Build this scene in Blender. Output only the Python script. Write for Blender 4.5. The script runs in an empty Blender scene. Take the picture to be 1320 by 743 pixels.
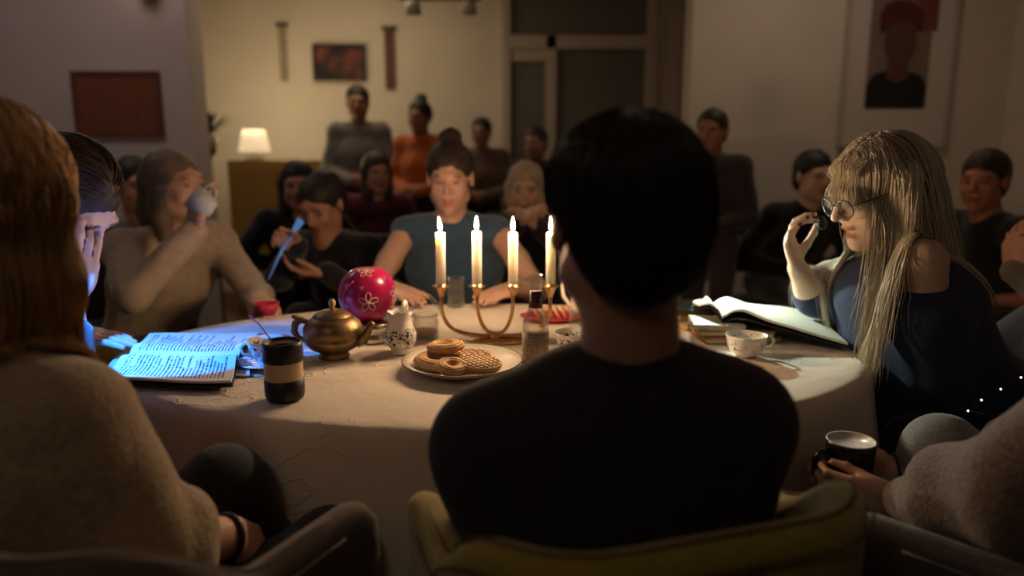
import bpy, math, random
import numpy as np
from mathutils import Vector, Matrix

# ------------------------------------------------------------------ camera, world, exposure
SC = bpy.context.scene
COL = SC.collection
F_PX, CX, CY = 953.0, 660.0, 371.5
PITCH = math.radians(10.5)
CAM_Z = 1.20
cam_d = bpy.data.cameras.new('camera')
cam = bpy.data.objects.new('camera', cam_d)
COL.objects.link(cam)
cam.location = (0, 0, CAM_Z)
cam.rotation_euler = (math.pi / 2 - PITCH, 0, 0)
cam_d.sensor_width = 36
cam_d.lens = 36 * F_PX / 1320
cam_d.clip_start = 0.05
cam_d.dof.use_dof = True
cam_d.dof.focus_distance = 1.46
cam_d.dof.aperture_fstop = 26.0 / 17.0
SC.camera = cam

SC.view_settings.view_transform = 'Standard'
SC.view_settings.look = 'None'
SC.view_settings.gamma = 1.0
SC.view_settings.exposure = 0.0
SC.view_settings.use_curve_mapping = False

world = bpy.data.worlds.new('world')
SC.world = world
world.use_nodes = True
world.node_tree.nodes['Background'].inputs[0].default_value = (1.0, 0.80, 0.70, 1)
world.node_tree.nodes['Background'].inputs[1].default_value = 0.010


def lamp_light(name, kind, loc, power, color, target=None, size=0.05, spot=60, blend=0.3):
    d = bpy.data.lights.new(name, kind)
    d.energy = power
    d.color = color
    if kind == 'AREA':
        d.shape = 'DISK'
        d.size = size
    else:
        d.shadow_soft_size = size
    if kind == 'SPOT':
        d.spot_size = math.radians(spot)
        d.spot_blend = blend
    o = bpy.data.objects.new(name, d)
    COL.objects.link(o)
    o.location = loc
    if target is not None:
        v = Vector(target) - Vector(loc)
        o.rotation_euler = v.to_track_quat('-Z', 'Y').to_euler()
    return o


# dim fill lights added under the ceiling (the far end is lit brighter than the table end)
lamp_light('ceiling_fill_light', 'AREA', (-1.2, 5.2, 2.62), 10, (1.0, 0.78, 0.52), (-1.2, 5.2, 0), 0.9)
lamp_light('ceiling_fill_light', 'AREA', (1.6, 3.7, 2.62), 6, (1.0, 0.80, 0.62), (1.9, 3.9, 0), 0.8)
lamp_light('ceiling_fill_light', 'AREA', (-2.1, 3.2, 2.62), 7, (0.98, 0.80, 0.76), (-2.2, 3.6, 0), 0.8)
lamp_light('ceiling_fill_light', 'AREA', (-0.9, -0.6, 2.62), 4.2, (1.0, 0.82, 0.62), (-0.6, 0.4, 0.6), 0.6)


def W(px, py, Y):
    """point at world depth Y seen at photo pixel (px, py)"""
    u = (px - CX) / F_PX
    v = (py - CY) / F_PX
    s, c = math.sin(PITCH), math.cos(PITCH)
    d = Vector((u, c - v * s, -s - v * c))
    t = Y / d.y
    return Vector((d.x * t, Y, CAM_Z + d.z * t))


def WZ(px, py, z):
    """point on the horizontal plane z seen at photo pixel (px, py)"""
    u = (px - CX) / F_PX
    v = (py - CY) / F_PX
    s, c = math.sin(PITCH), math.cos(PITCH)
    d = Vector((u, c - v * s, -s - v * c))
    t = (z - CAM_Z) / d.z
    return Vector((d.x * t, d.y * t, z))


# ------------------------------------------------------------------ materials
MATS = {}


def mat(name, color, rough=0.6, var=0.0, vscale=20, bump=0.0, bscale=80, metal=0.0, spec=0.5, sheen=0.0,
        emit=None, estr=0.0, trans=0.0, sss=0.0, attr=False, stretch=None, ior=1.45, alpha=None, coat=0.0):
    if name in MATS:
        return MATS[name]
    m = bpy.data.materials.new(name)
    m.use_nodes = True
    nt = m.node_tree
    b = nt.nodes['Principled BSDF']
    b.inputs['Base Color'].default_value = (*color, 1)
    b.inputs['Roughness'].default_value = rough
    b.inputs['Metallic'].default_value = metal
    b.inputs['Specular IOR Level'].default_value = spec
    b.inputs['IOR'].default_value = ior
    if sheen:
        b.inputs['Sheen Weight'].default_value = sheen
        b.inputs['Sheen Roughness'].default_value = 0.5
    if trans:
        b.inputs['Transmission Weight'].default_value = trans
    if coat:
        b.inputs['Coat Weight'].default_value = coat
    if sss:
        b.inputs['Subsurface Weight'].default_value = sss
        b.inputs['Subsurface Radius'].default_value = (0.012, 0.006, 0.003)
        b.inputs['Subsurface Scale'].default_value = 1.0
    if emit:
        b.inputs['Emission Color'].default_value = (*emit, 1)
        b.inputs['Emission Strength'].default_value = estr
    tc = nt.nodes.new('ShaderNodeTexCoord')
    src = tc.outputs['Object']
    if stretch:
        mp = nt.nodes.new('ShaderNodeMapping')
        mp.inputs['Scale'].default_value = stretch
        nt.links.new(src, mp.inputs['Vector'])
        src = mp.outputs['Vector']
    colsock = None
    if attr:
        a = nt.nodes.new('ShaderNodeAttribute')
        a.attribute_name = 'Col'
        colsock = a.outputs['Color']
    if var:
        n = nt.nodes.new('ShaderNodeTexNoise')
        n.inputs['Scale'].default_value = vscale
        n.inputs['Detail'].default_value = 5
        nt.links.new(src, n.inputs['Vector'])
        mr = nt.nodes.new('ShaderNodeMapRange')
        mr.inputs['From Min'].default_value = 0.3
        mr.inputs['From Max'].default_value = 0.7
        mr.inputs['To Min'].default_value = 1 - var
        mr.inputs['To Max'].default_value = 1 + var
        nt.links.new(n.outputs['Fac'], mr.inputs['Value'])
        mx = nt.nodes.new('ShaderNodeVectorMath')
        mx.operation = 'SCALE'
        if colsock:
            nt.links.new(colsock, mx.inputs[0])
        else:
            mx.inputs[0].default_value = color
        nt.links.new(mr.outputs['Result'], mx.inputs['Scale'])
        colsock = mx.outputs['Vector']
    if colsock:
        nt.links.new(colsock, b.inputs['Base Color'])
    if bump:
        n2 = nt.nodes.new('ShaderNodeTexNoise')
        n2.inputs['Scale'].default_value = bscale
        n2.inputs['Detail'].default_value = 3
        nt.links.new(src, n2.inputs['Vector'])
        bp = nt.nodes.new('ShaderNodeBump')
        bp.inputs['Strength'].default_value = bump
        bp.inputs['Distance'].default_value = 0.004
        nt.links.new(n2.outputs['Fac'], bp.inputs['Height'])
        nt.links.new(bp.outputs['Normal'], b.inputs['Normal'])
    MATS[name] = m
    return m


def nodes_of(m):
    nt = m.node_tree
    return nt, nt.nodes, nt.links, nt.nodes['Principled BSDF']


# ------------------------------------------------------------------ mesh helpers
class MB:
    def __init__(self):
        self.v, self.f, self.c = [], [], []

    def add(self, verts, faces, col=None):
        o = len(self.v)
        self.v.extend([tuple(p) for p in verts])
        self.f.extend([tuple(i + o for i in q) for q in faces])
        if col is not None:
            self.c.extend([col] * len(verts))
        return self

    def box(self, c, s, rot=None, col=None):
        vs = []
        for x in (-.5, .5):
            for y in (-.5, .5):
                for z in (-.5, .5):
                    p = Vector((x * s[0], y * s[1], z * s[2]))
                    if rot is not None:
                        p = rot @ p
                    vs.append(Vector(c) + p)
        fs = [(0, 1, 3, 2), (4, 6, 7, 5), (0, 4, 5, 1), (2, 3, 7, 6), (0, 2, 6, 4), (1, 5, 7, 3)]
        return self.add(vs, fs, col)

    def lathe(self, prof, seg=32, c=(0, 0, 0), squash=(1, 1)):
        vs, fs = [], []
        n = len(prof)
        for i in range(seg):
            a = 2 * math.pi * i / seg
            for r, z in prof:
                vs.append((c[0] + r * math.cos(a) * squash[0], c[1] + r * math.sin(a) * squash[1], c[2] + z))
        for i in range(seg):
            j = (i + 1) % seg
            for k in range(n - 1):
                fs.append((i * n + k, j * n + k, j * n + k + 1, i * n + k + 1))
        if prof[0][0] > 1e-5 and prof[0] != prof[-1]:
            fs.append(tuple(i * n for i in range(seg))[::-1])
        if prof[-1][0] > 1e-5 and prof[0] != prof[-1]:
            fs.append(tuple(i * n + n - 1 for i in range(seg)))
        return self.add(vs, fs)

    def tube(self, pts, rad, sides=8, closed=False, flat=1.0):
        pts = [Vector(p) for p in pts]
        n = len(pts)
        if not hasattr(rad, '__len__'):
            rad = [rad] * n
        vs, fs = [], []
        up = None
        for i, p in enumerate(pts):
            if closed:
                t = pts[(i + 1) % n] - pts[i - 1]
            else:
                t = pts[min(i + 1, n - 1)] - pts[max(i - 1, 0)]
            t = t.normalized() if t.length > 1e-9 else Vector((0, 0, 1))
            if up is None:
                up = Vector((0, 0, 1)) if abs(t.z) < .9 else Vector((1, 0, 0))
            up = (up - t * up.dot(t)).normalized()
            r = t.cross(up)
            for k in range(sides):
                a = 2 * math.pi * k / sides
                vs.append(p + (up * math.cos(a) * flat + r * math.sin(a)) * rad[i])
        m = n if closed else n - 1
        for i in range(m):
            j = (i + 1) % n
            for k in range(sides):
                l = (k + 1) % sides
                fs.append((i * sides + k, i * sides + l, j * sides + l, j * sides + k))
        if not closed:
            fs.append(tuple(range(sides))[::-1])
            fs.append(tuple((n - 1) * sides + k for k in range(sides)))
        return self.add(vs, fs)

    def ball(self, c, r, seg=12, rings=8):
        r = r if hasattr(r, '__len__') else (r, r, r)
        prof = [(math.sin(math.pi * k / rings), -math.cos(math.pi * k / rings)) for k in range(rings + 1)]
        vs, fs = [], []
        for i in range(seg):
            a = 2 * math.pi * i / seg
            for x, z in prof:
                vs.append((c[0] + x * math.cos(a) * r[0], c[1] + x * math.sin(a) * r[1], c[2] + z * r[2]))
        n = rings + 1
        for i in range(seg):
            j = (i + 1) % seg
            for k in range(rings):
                fs.append((i * n + k, j * n + k, j * n + k + 1, i * n + k + 1))
        return self.add(vs, fs)

    def build(self, name, m, parent=None, smooth=True, loc=None, bevel=0.0, auto=None):
        me = bpy.data.meshes.new(name)
        me.from_pydata([tuple(p) for p in self.v], [], self.f)
        if smooth:
            me.polygons.foreach_set('use_smooth', [True] * len(me.polygons))
            if auto is not None:
                me.set_sharp_from_angle(angle=math.radians(auto))
        me.update()
        if len(self.c) == len(self.v) and self.c:
            at = me.color_attributes.new('Col', 'FLOAT_COLOR', 'POINT')
            at.data.foreach_set('color', np.array([(*c, 1) for c in self.c], np.float32).ravel())
        me.materials.append(m)
        o = bpy.data.objects.new(name, me)
        COL.objects.link(o)
        if parent is not None:
            o.parent = parent
        if loc is not None:
            o.location = loc
        if bevel:
            bm = o.modifiers.new('bevel', 'BEVEL')
            bm.width = bevel
            bm.segments = 2
            bm.limit_method = 'ANGLE'
        return o


def np_mesh(name, verts, quads, m, parent=None, col=None, smooth=True):
    me = bpy.data.meshes.new(name)
    nv, nq = len(verts), len(quads)
    k = quads.shape[1] if nq else 4
    me.vertices.add(nv)
    me.vertices.foreach_set('co', np.ascontiguousarray(verts, np.float32).ravel())
    me.loops.add(nq * k)
    me.loops.foreach_set('vertex_index', np.ascontiguousarray(quads, np.int32).ravel())
    me.polygons.add(nq)
    me.polygons.foreach_set('loop_start', np.arange(0, nq * k, k, dtype=np.int32))
    me.polygons.foreach_set('loop_total', np.full(nq, k, np.int32))
    if smooth:
        me.polygons.foreach_set('use_smooth', np.ones(nq, bool))
    me.update(calc_edges=True)
    me.validate()
    if col is not None:
        at = me.color_attributes.new('Col', 'FLOAT_COLOR', 'POINT')
        cc = np.ones((nv, 4), np.float32)
        cc[:, :3] = col
        at.data.foreach_set('color', cc.ravel())
    me.materials.append(m)
    o = bpy.data.objects.new(name, me)
    COL.objects.link(o)
    if parent is not None:
        o.parent = parent
    return o


def tag(o, label=None, cat=None, group=None, kind=None):
    if label:
        o['label'] = label
    if cat:
        o['category'] = cat
    if group:
        o['group'] = group
    if kind:
        o['kind'] = kind
    return o


def thing(name, label, cat, loc=(0, 0, 0), rz=0.0, group=None):
    o = bpy.data.objects.new(name, None)
    COL.objects.link(o)
    o.empty_display_size = 0.05
    o.location = loc
    o.rotation_euler = (0, 0, rz)
    return tag(o, label, cat, group)


def copy_tree(o, parent=None):
    c = o.copy()
    COL.objects.link(c)
    c.parent = parent
    for ch in list(o.children):
        copy_tree(ch, c)
    return c


# ------------------------------------------------------------------ signed-distance modelling
def A(v):
    return np.array(v, np.float32)


class SDF:
    def __init__(self):
        self.p = []

    def cap(self, a, b, ra, rb=None, k=0.02, op='u', axis=None, flat=1.0):
        a, b = A(a), A(b)
        rb = ra if rb is None else rb
        m = max(ra, rb) * max(1, flat)
        lo, hi = np.minimum(a, b) - m, np.maximum(a, b) + m
        self.p.append(('cap', (a, b, ra, rb, None if axis is None else A(axis), flat), k, op, lo, hi))
        return self

    def chain(self, pts, rs, k=0.02, **kw):
        for i in range(len(pts) - 1):
            self.cap(pts[i], pts[i + 1], rs[i], rs[i + 1], k, **kw)
        return self

    def ell(self, c, r, R=None, k=0.02, op='u'):
        c, r = A(c), A(r)
        m = float(r.max())
        self.p.append(('ell', (c, r, None if R is None else A(R)), k, op, c - m, c + m))
        return self

    def tor(self, c, axis, R, r, k=0.01, op='u'):
        c = A(c)
        ax = A(axis)
        ax = ax / np.linalg.norm(ax)
        m = R + r
        self.p.append(('tor', (c, ax, R, r), k, op, c - m, c + m))
        return self

    @staticmethod
    def dist(kind, q, P):
        if kind == 'cap':
            a, b, ra, rb, ax, fl = q
            X = P - a
            ba = b - a
            if ax is not None:
                X = X - (1 - 1 / fl) * (X @ ax)[..., None] * ax
                ba = ba - (1 - 1 / fl) * float(ba @ ax) * ax
            den = float(ba @ ba) + 1e-12
            t = np.clip((X @ ba) / den, 0, 1)
            D = X - t[..., None] * ba
            return np.sqrt((D * D).sum(-1)) - (ra + (rb - ra) * t)
        if kind == 'ell':
            c, r, R = q
            X = P - c
            if R is not None:
                X = X @ R
            Y = X / r
            k0 = np.sqrt((Y * Y).sum(-1)) + 1e-9
            Z = Y / r
            k1 = np.sqrt((Z * Z).sum(-1)) + 1e-9
            return k0 * (k0 - 1) / k1
        if kind == 'tor':
            c, ax, R, r = q
            X = P - c
            h = X @ ax
            D = X - h[..., None] * ax
            rr = np.sqrt((D * D).sum(-1)) - R
            return np.sqrt(rr * rr + h * h) - r

    @staticmethod
    def comb(d, e, k, op):
        if op == 'u':
            h = np.clip(0.5 + 0.5 * (d - e) / k, 0, 1)
            return d + (e - d) * h - k * h * (1 - h)
        h = np.clip(0.5 - 0.5 * (d + e) / k, 0, 1)
        return d + (-e - d) * h + k * h * (1 - h)

    def at(self, P):
        d = np.full(P.shape[:-1], 1.0, np.float32)
        for kind, q, k, op, lo, hi in self.p:
            d = self.comb(d, self.dist(kind, q, P), k, op)
        return d

    def mesh(self, h):
        lo = np.min([p[4] for p in self.p if p[3] == 'u'], 0) - 4 * h
        hi = np.max([p[5] for p in self.p if p[3] == 'u'], 0) + 4 * h
        n = np.ceil((hi - lo) / h).astype(int) + 1
        d = np.full(n, 1.0, np.float32)
        ax = [lo[i] + h * np.arange(n[i], dtype=np.float32) for i in range(3)]
        for kind, q, k, op, a, b in self.p:
            pad = k + 3 * h
            i0 = np.maximum(np.floor((a - pad - lo) / h).astype(int), 0)
            i1 = np.minimum(np.ceil((b + pad - lo) / h).astype(int) + 1, n)
            if (i1 <= i0).any():
                continue
            sl = tuple(slice(i0[t], i1[t]) for t in range(3))
            G = np.stack(np.meshgrid(ax[0][sl[0]], ax[1][sl[1]], ax[2][sl[2]], indexing='ij'), -1)
            d[sl] = self.comb(d[sl], self.dist(kind, q, G), k, op)
        return surface_nets(d, lo, h)


def surface_nets(d, lo, h):
    s = d < 0
    cs = np.zeros(tuple(x - 1 for x in d.shape), np.int8)
    for i in (0, 1):
        for j in (0, 1):
            for k in (0, 1):
                cs += s[i:i + cs.shape[0], j:j + cs.shape[1], k:k + cs.shape[2]]
    act = np.argwhere((cs > 0) & (cs < 8))
    idx = np.full(cs.shape, -1, np.int32)
    idx[act[:, 0], act[:, 1], act[:, 2]] = np.arange(len(act))
    corners = np.array([(i, j, k) for i in (0, 1) for j in (0, 1) for k in (0, 1)])
    vals = [d[act[:, 0] + c[0], act[:, 1] + c[1], act[:, 2] + c[2]] for c in corners]
    acc = np.zeros((len(act), 3), np.float32)
    cnt = np.zeros(len(act), np.float32)
    for a in range(8):
        for b in range(a + 1, 8):
            if np.abs(corners[a] - corners[b]).sum() != 1:
                continue
            va, vb = vals[a], vals[b]
            m = (va < 0) != (vb < 0)
            t = np.where(m, va / np.where(m, va - vb, 1), 0)
            acc += np.where(m[:, None], corners[a] + t[:, None] * (corners[b] - corners[a]), 0)
            cnt += m
    verts = lo + h * (act + acc / cnt[:, None])
    quads = []
    for axis in range(3):
        u, v = (axis + 1) % 3, (axis + 2) % 3
        s0 = [slice(None)] * 3
        s1 = [slice(None)] * 3
        s0[axis] = slice(0, -1)
        s1[axis] = slice(1, None)
        e = np.argwhere(s[tuple(s0)] != s[tuple(s1)])
        ok = (e[:, u] > 0) & (e[:, v] > 0) & (e[:, u] < d.shape[u] - 1) & (e[:, v] < d.shape[v] - 1)
        e = e[ok]
        ins = s[e[:, 0], e[:, 1], e[:, 2]]

        def at(du, dv):
            g = e.copy()
            g[:, u] += du
            g[:, v] += dv
            return idx[g[:, 0], g[:, 1], g[:, 2]]
        q = np.stack([at(-1, -1), at(0, -1), at(0, 0), at(-1, 0)], 1)
        q[~ins] = q[~ins][:, ::-1]
        quads.append(q)
    return verts.astype(np.float32), np.concatenate(quads)


def vnormals(v, q):
    n = np.zeros_like(v)
    fn = np.cross(v[q[:, 2]] - v[q[:, 0]], v[q[:, 3]] - v[q[:, 1]])
    for i in range(4):
        np.add.at(n, q[:, i], fn)
    return n / (np.linalg.norm(n, axis=1, keepdims=True) + 1e-9)


def folds(P, seed, f, stretch=(1, 1, 1)):
    r = np.random.RandomState(seed)
    o = np.zeros(len(P), np.float32)
    Q = P * A(stretch)
    for i in range(6):
        dr = r.normal(size=3)
        dr /= np.linalg.norm(dr)
        w = Q + 0.02 * np.sin(Q[:, [1, 2, 0]] * f * 0.6 + r.rand(3) * 6)
        o += np.sin((w @ dr.astype(np.float32)) * f * (0.6 + r.rand()) + r.rand() * 6.28)
    return o / 6


def sdf_obj(name, S, h, m, parent=None, disp=0.0, seed=1, freq=40, stretch=(1, 1, 1), base=None, paints=(), smooth_it=1):
    v, q = S.mesh(h)
    nrm = vnormals(v, q)
    if disp:
        f = folds(v, seed, freq, stretch)
        v = v + nrm * (np.abs(f) * 2 - 0.5)[:, None] * disp
    col = None
    if base is not None:
        col = np.tile(A(base), (len(v), 1))
        for c, r, cc in paints:
            c = A(c)
            r = A(r) if hasattr(r, '__len__') else r
            dd = np.sqrt((((v - c) / r) ** 2).sum(1))
            w = np.clip((1.15 - dd) / 0.3, 0, 1)[:, None]
            col = col * (1 - w) + A(cc) * w
    return np_mesh(name, v, q, m, parent, col)


# ------------------------------------------------------------------ hair strands
def grow(roots, dirs, length, nseg, S, margin=0.004, stiff=0.8, grav=(0, 0, -1), jit=0.05, seed=0, wave=0.0, hug=None, hugs=0, pull=.7, gx=None):
    r = np.random.RandomState(seed)
    n = len(roots)
    P = roots.astype(np.float32).copy()
    D = dirs / (np.linalg.norm(dirs, axis=1, keepdims=True) + 1e-9)
    step = (length if hasattr(length, '__len__') else np.full(n, length)) / nseg
    step = step[:, None].astype(np.float32)
    out = [P.copy()]
    g = np.tile(A(grav), (n, 1))
    if gx is not None:
        g[:, 0] += gx
    ph = r.rand(n, 3) * 6.28
    E = np.array([(1, -1, -1), (-1, -1, 1), (-1, 1, -1), (1, 1, 1)], np.float32)
    mg = margin * (0.4 + 1.6 * r.rand(n))
    for i in range(nseg):
        D = D * stiff + g * (1 - stiff) + r.normal(size=(n, 3)) * jit
        if wave:
            D = D + np.sin(ph + i * 0.7) * wave
        D = D / (np.linalg.norm(D, axis=1, keepdims=True) + 1e-9)
        Q = P + D * step
        for it in range(2):
            d = S.at(Q)
            bad = d < mg
            if bad.any():
                B = Q[bad]
                G = sum(S.at(B + e * 0.003)[:, None] * e for e in E)
                G = G / (np.linalg.norm(G, axis=1, keepdims=True) + 1e-9)
                Q[bad] = B + G * (mg[bad] - d[bad])[:, None]
        if hug is not None and i < hugs:
            d = hug.at(Q)
            G = sum(hug.at(Q + e * 0.003)[:, None] * e for e in E)
            G = G / (np.linalg.norm(G, axis=1, keepdims=True) + 1e-9)
            w = np.where((d > mg) & (d < .06), pull, 0)
            Q = Q - G * ((d - mg) * w)[:, None]
        D = Q - P
        D = D / (np.linalg.norm(D, axis=1, keepdims=True) + 1e-9)
        P = Q
        out.append(P.copy())
    return np.stack(out, 1)


def strand_mesh(name, K, rad, m, parent, base, var=0.25, seed=0, tint=None):
    r = np.random.RandomState(seed)
    n, s = K.shape[:2]
    T = np.zeros_like(K)
    T[:, 1:-1] = K[:, 2:] - K[:, :-2]
    T[:, 0] = K[:, 1] - K[:, 0]
    T[:, -1] = K[:, -1] - K[:, -2]
    T /= np.linalg.norm(T, axis=2, keepdims=True) + 1e-9
    ref = np.tile(A((0.3, 0.5, 0.8)), (n, s, 1))
    U = np.cross(T, ref)
    U /= np.linalg.norm(U, axis=2, keepdims=True) + 1e-9
    V = np.cross(T, U)
    taper = np.interp(np.linspace(0, 1, s), [0, .1, .75, 1], [.7, 1, .9, .15]).astype(np.float32)
    R = (rad * (0.6 + 0.8 * r.rand(n)))[:, None] * taper[None]
    rings = []
    for k in range(3):
        a = 2 * math.pi * k / 3
        rings.append(K + (U * math.cos(a) + V * math.sin(a)) * R[..., None])
    X = np.stack(rings, 2).reshape(-1, 3)
    i = np.arange(n)[:, None, None] * s * 3 + np.arange(s - 1)[None, :, None] * 3
    k = np.arange(3)[None, None, :]
    l = (k + 1) % 3
    q = np.stack([i + k, i + l, i + 3 + l, i + 3 + k], -1).reshape(-1, 4)
    b = A(base)[None] * (1 + (r.rand(n, 1) * 2 - 1) * var)
    if tint is not None:
        w = (r.rand(n, 1) < 0.35) * r.rand(n, 1)
        b = b * (1 - w) + A(tint)[None] * w
    col = np.repeat(b, s * 3, axis=0)
    o = np_mesh(name, X, q, m, parent, col)
    o['kind'] = 'stuff'
    return o


# ------------------------------------------------------------------ human figures
SKIN = mat('skin', (0.6, 0.4, 0.3), 0.5, var=0.06, vscale=60, bump=0.05, bscale=300, attr=True, sss=0.12)
HAIR = mat('hair_strands', (0.2, 0.1, 0.05), 0.38, attr=True, spec=0.6)
HAIRS = mat('hair_shell', (0.2, 0.1, 0.05), 0.6, attr=True, bump=0.6, bscale=120, stretch=(1, 1, .2))
EYEW = mat('eye_white', (0.75, 0.72, 0.68), 0.25)
EYED = mat('eye_iris', (0.03, 0.02, 0.015), 0.15)


def unit(v):
    v = Vector(v)
    return v.normalized()


def ik(a, b, l1, l2, hint):
    a, b = Vector(a), Vector(b)
    d = b - a
    L = min(max(d.length, abs(l1 - l2) + .03), (l1 + l2) * 0.995)
    n = d.normalized()
    x = (l1 * l1 - l2 * l2 + L * L) / (2 * L)
    y = math.sqrt(max(l1 * l1 - x * x, 0))
    h = Vector(hint)
    h = (h - n * h.dot(n)).normalized()
    return a + n * x + h * y, a + n * L


def head_frame(c, yaw, pitch, roll=0.0):
    """x = lateral, y = face, z = crown.  yaw: direction of the face in the ground plane, pitch: down positive"""
    f = Vector((math.cos(yaw) * math.cos(pitch), math.sin(yaw) * math.cos(pitch), -math.sin(pitch)))
    z = Vector((math.cos(yaw) * math.sin(pitch), math.sin(yaw) * math.sin(pitch), math.cos(pitch)))
    x = f.cross(z)
    if roll:
        q = Matrix.Rotation(roll, 3, f)
        z = q @ z
        x = q @ x
    M = Matrix((x, f, z)).transposed()
    return Vector(c), M


def head_sdf(S, fr, s=1.0, mouth=0.0, ears=True, k=0.014):
    c, M = fr
    R = np.array(M, np.float32)

    def p(x, y, z):
        return c + M @ (Vector((x, y, z)) * s)

    def r(*a):
        return [t * s for t in a]
    S.ell(p(0, -.018, .03), r(.074, .094, .083), R, k)
    S.ell(p(0, .03, -.03), r(.058, .064, .088), R, k * 2)
    S.cap(p(-.045, .015, -.065), p(0, .07, -.098), .026 * s, .018 * s, k * 1.5)
    S.cap(p(.045, .015, -.065), p(0, .07, -.098), .026 * s, .018 * s, k * 1.5)
    S.ell(p(0, .077, -.101), r(.018, .013, .014), R, k)
    for e in (-1, 1):
        S.ell(p(e * .036, .062, -.034), r(.024, .022, .026), R, k)
    S.cap(p(-.034, .079, .021), p(.034, .079, .021), .0135 * s, k=k)
    for e in (-1, 1):
        S.ell(p(e * .032, .101, .002), r(.018, .015, .012), R, .012, 's')
    S.cap(p(0, .09, .012), p(0, .113, -.024), .0075 * s, .0105 * s, .008)
    for e in (-1, 1):
        S.ell(p(e * .011, .099, -.03), r(.0075, .009, .0065), R, .006)
    S.ell(p(0, .091, -.057), r(.022, .009, .0065), R, .006)
    S.ell(p(0, .088, -.075 - mouth * .6), r(.019, .009, .0075), R, .006)
    if mouth:
        S.ell(p(0, .1, -.065 - mouth * .3), r(.017, .022, .003 + mouth * .35), R, .004, 's')
    else:
        S.ell(p(0, .102, -.0655), r(.022, .009, .0014), R, .003, 's')
    if ears:
        for e in (-1, 1):
            S.ell(p(e * .077, -.008, -.004), r(.009, .018, .031), R, .008)
            S.ell(p(e * .088, -.004, .0), r(.007, .010, .018), R, .006, 's')
            S.ell(p(e * .076, -.002, -.03), r(.007, .010, .010), R, .006)
    return p


def face_paint(p, skin, lip, brow, s=1.0):
    L = []
    L.append((p(0, .098, -.060), .0075 * s, lip))
    L.append((p(0, .094, -.074), .0085 * s, lip))
    for e in (-1, 1):
        L.append((p(e * .013, .096, -.061), .0085 * s, lip))
        L.append((p(e * .011, .092, -.074), .0085 * s, lip))
        for t in (.018, .028, .038, .046):
            L.append((p(e * t, .096 - .25 * (t - .018), .022 + (.003 if t < .04 else 0)), .0058 * s, brow))
    return L


def eyes(p, M, parent, s=1.0, closed=False):
    for e in (-1, 1):
        c = p(e * .032, .0805, .0015)
        b = MB().ball(c, .0125 * s)
        o = b.build('eye', EYEW, parent)
        i = MB().ball(c + (M @ Vector((0, .0095, -.002))) * s, .0056 * s)
        i.build('iris', EYED, o)


FINGERS = [(.030, (.043, .026, .021), .0088), (.010, (.047, .030, .022), .0090), (-.010, (.043, .028, .021), .0086), (-.028, (.034, .021, .018), .0076)]


def hand_sdf(S, wrist, d, n, side, curls, thumb=(.75, .35, .5), spread=0.10, s=1.0):
    """d: finger direction, n: palm normal, side: +1/-1 thumb side = side * d x n.  curls: per finger (a, b, c) radians.
    Returns fingertip points."""
    wrist, d = Vector(wrist), unit(d)
    n = Vector(n)
    n = (n - d * n.dot(d)).normalized()
    t = d.cross(n) * side
    tips = []
    S.ell(wrist + d * .045 * s, (.041 * s, .048 * s, .015 * s), np.array(Matrix((t, d, n)).transposed(), np.float32), .012)
    for (off, ls, r), cu in zip(FINGERS, curls):
        kn = wrist + (d * (.088 - abs(off - .008) * .25) + t * off) * s
        S.cap(wrist + (d * .02 + t * off * .6) * s, kn, .0125 * s, .0105 * s, .010)
        dd = (d + t * off * spread * 30 * .1).normalized()
        ang = 0
        q = kn
        for j, L in enumerate(ls):
            ang += cu[j]
            dr = dd * math.cos(ang) + n * math.sin(ang)
            q2 = q + dr * L * s
            S.cap(q, q2, (r - j * .0008) * s, (r - (j + 1) * .0008) * s, .0035)
            q = q2
        tips.append((q, dr))
    a = wrist + (d * .022 + t * .022) * s
    v = (d * thumb[0] + t * thumb[1] + n * thumb[2]).normalized()
    b = a + v * .045 * s
    v2 = (v + d * .25 + n * .1).normalized()
    c = b + v2 * .032 * s
    v3 = (v2 + d * .35 - t * .15).normalized()
    e = c + v3 * .026 * s
    S.cap(a, b, .0145 * s, .011 * s, .012)
    S.cap(b, c, .0105 * s, .0095 * s, .004)
    S.cap(c, e, .0095 * s, .0075 * s, .004)
    tips.append((e, v3))
    return tips


RELAX = [(.35, .5, .35), (.4, .55, .35), (.45, .6, .4), (.5, .6, .4)]


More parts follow.
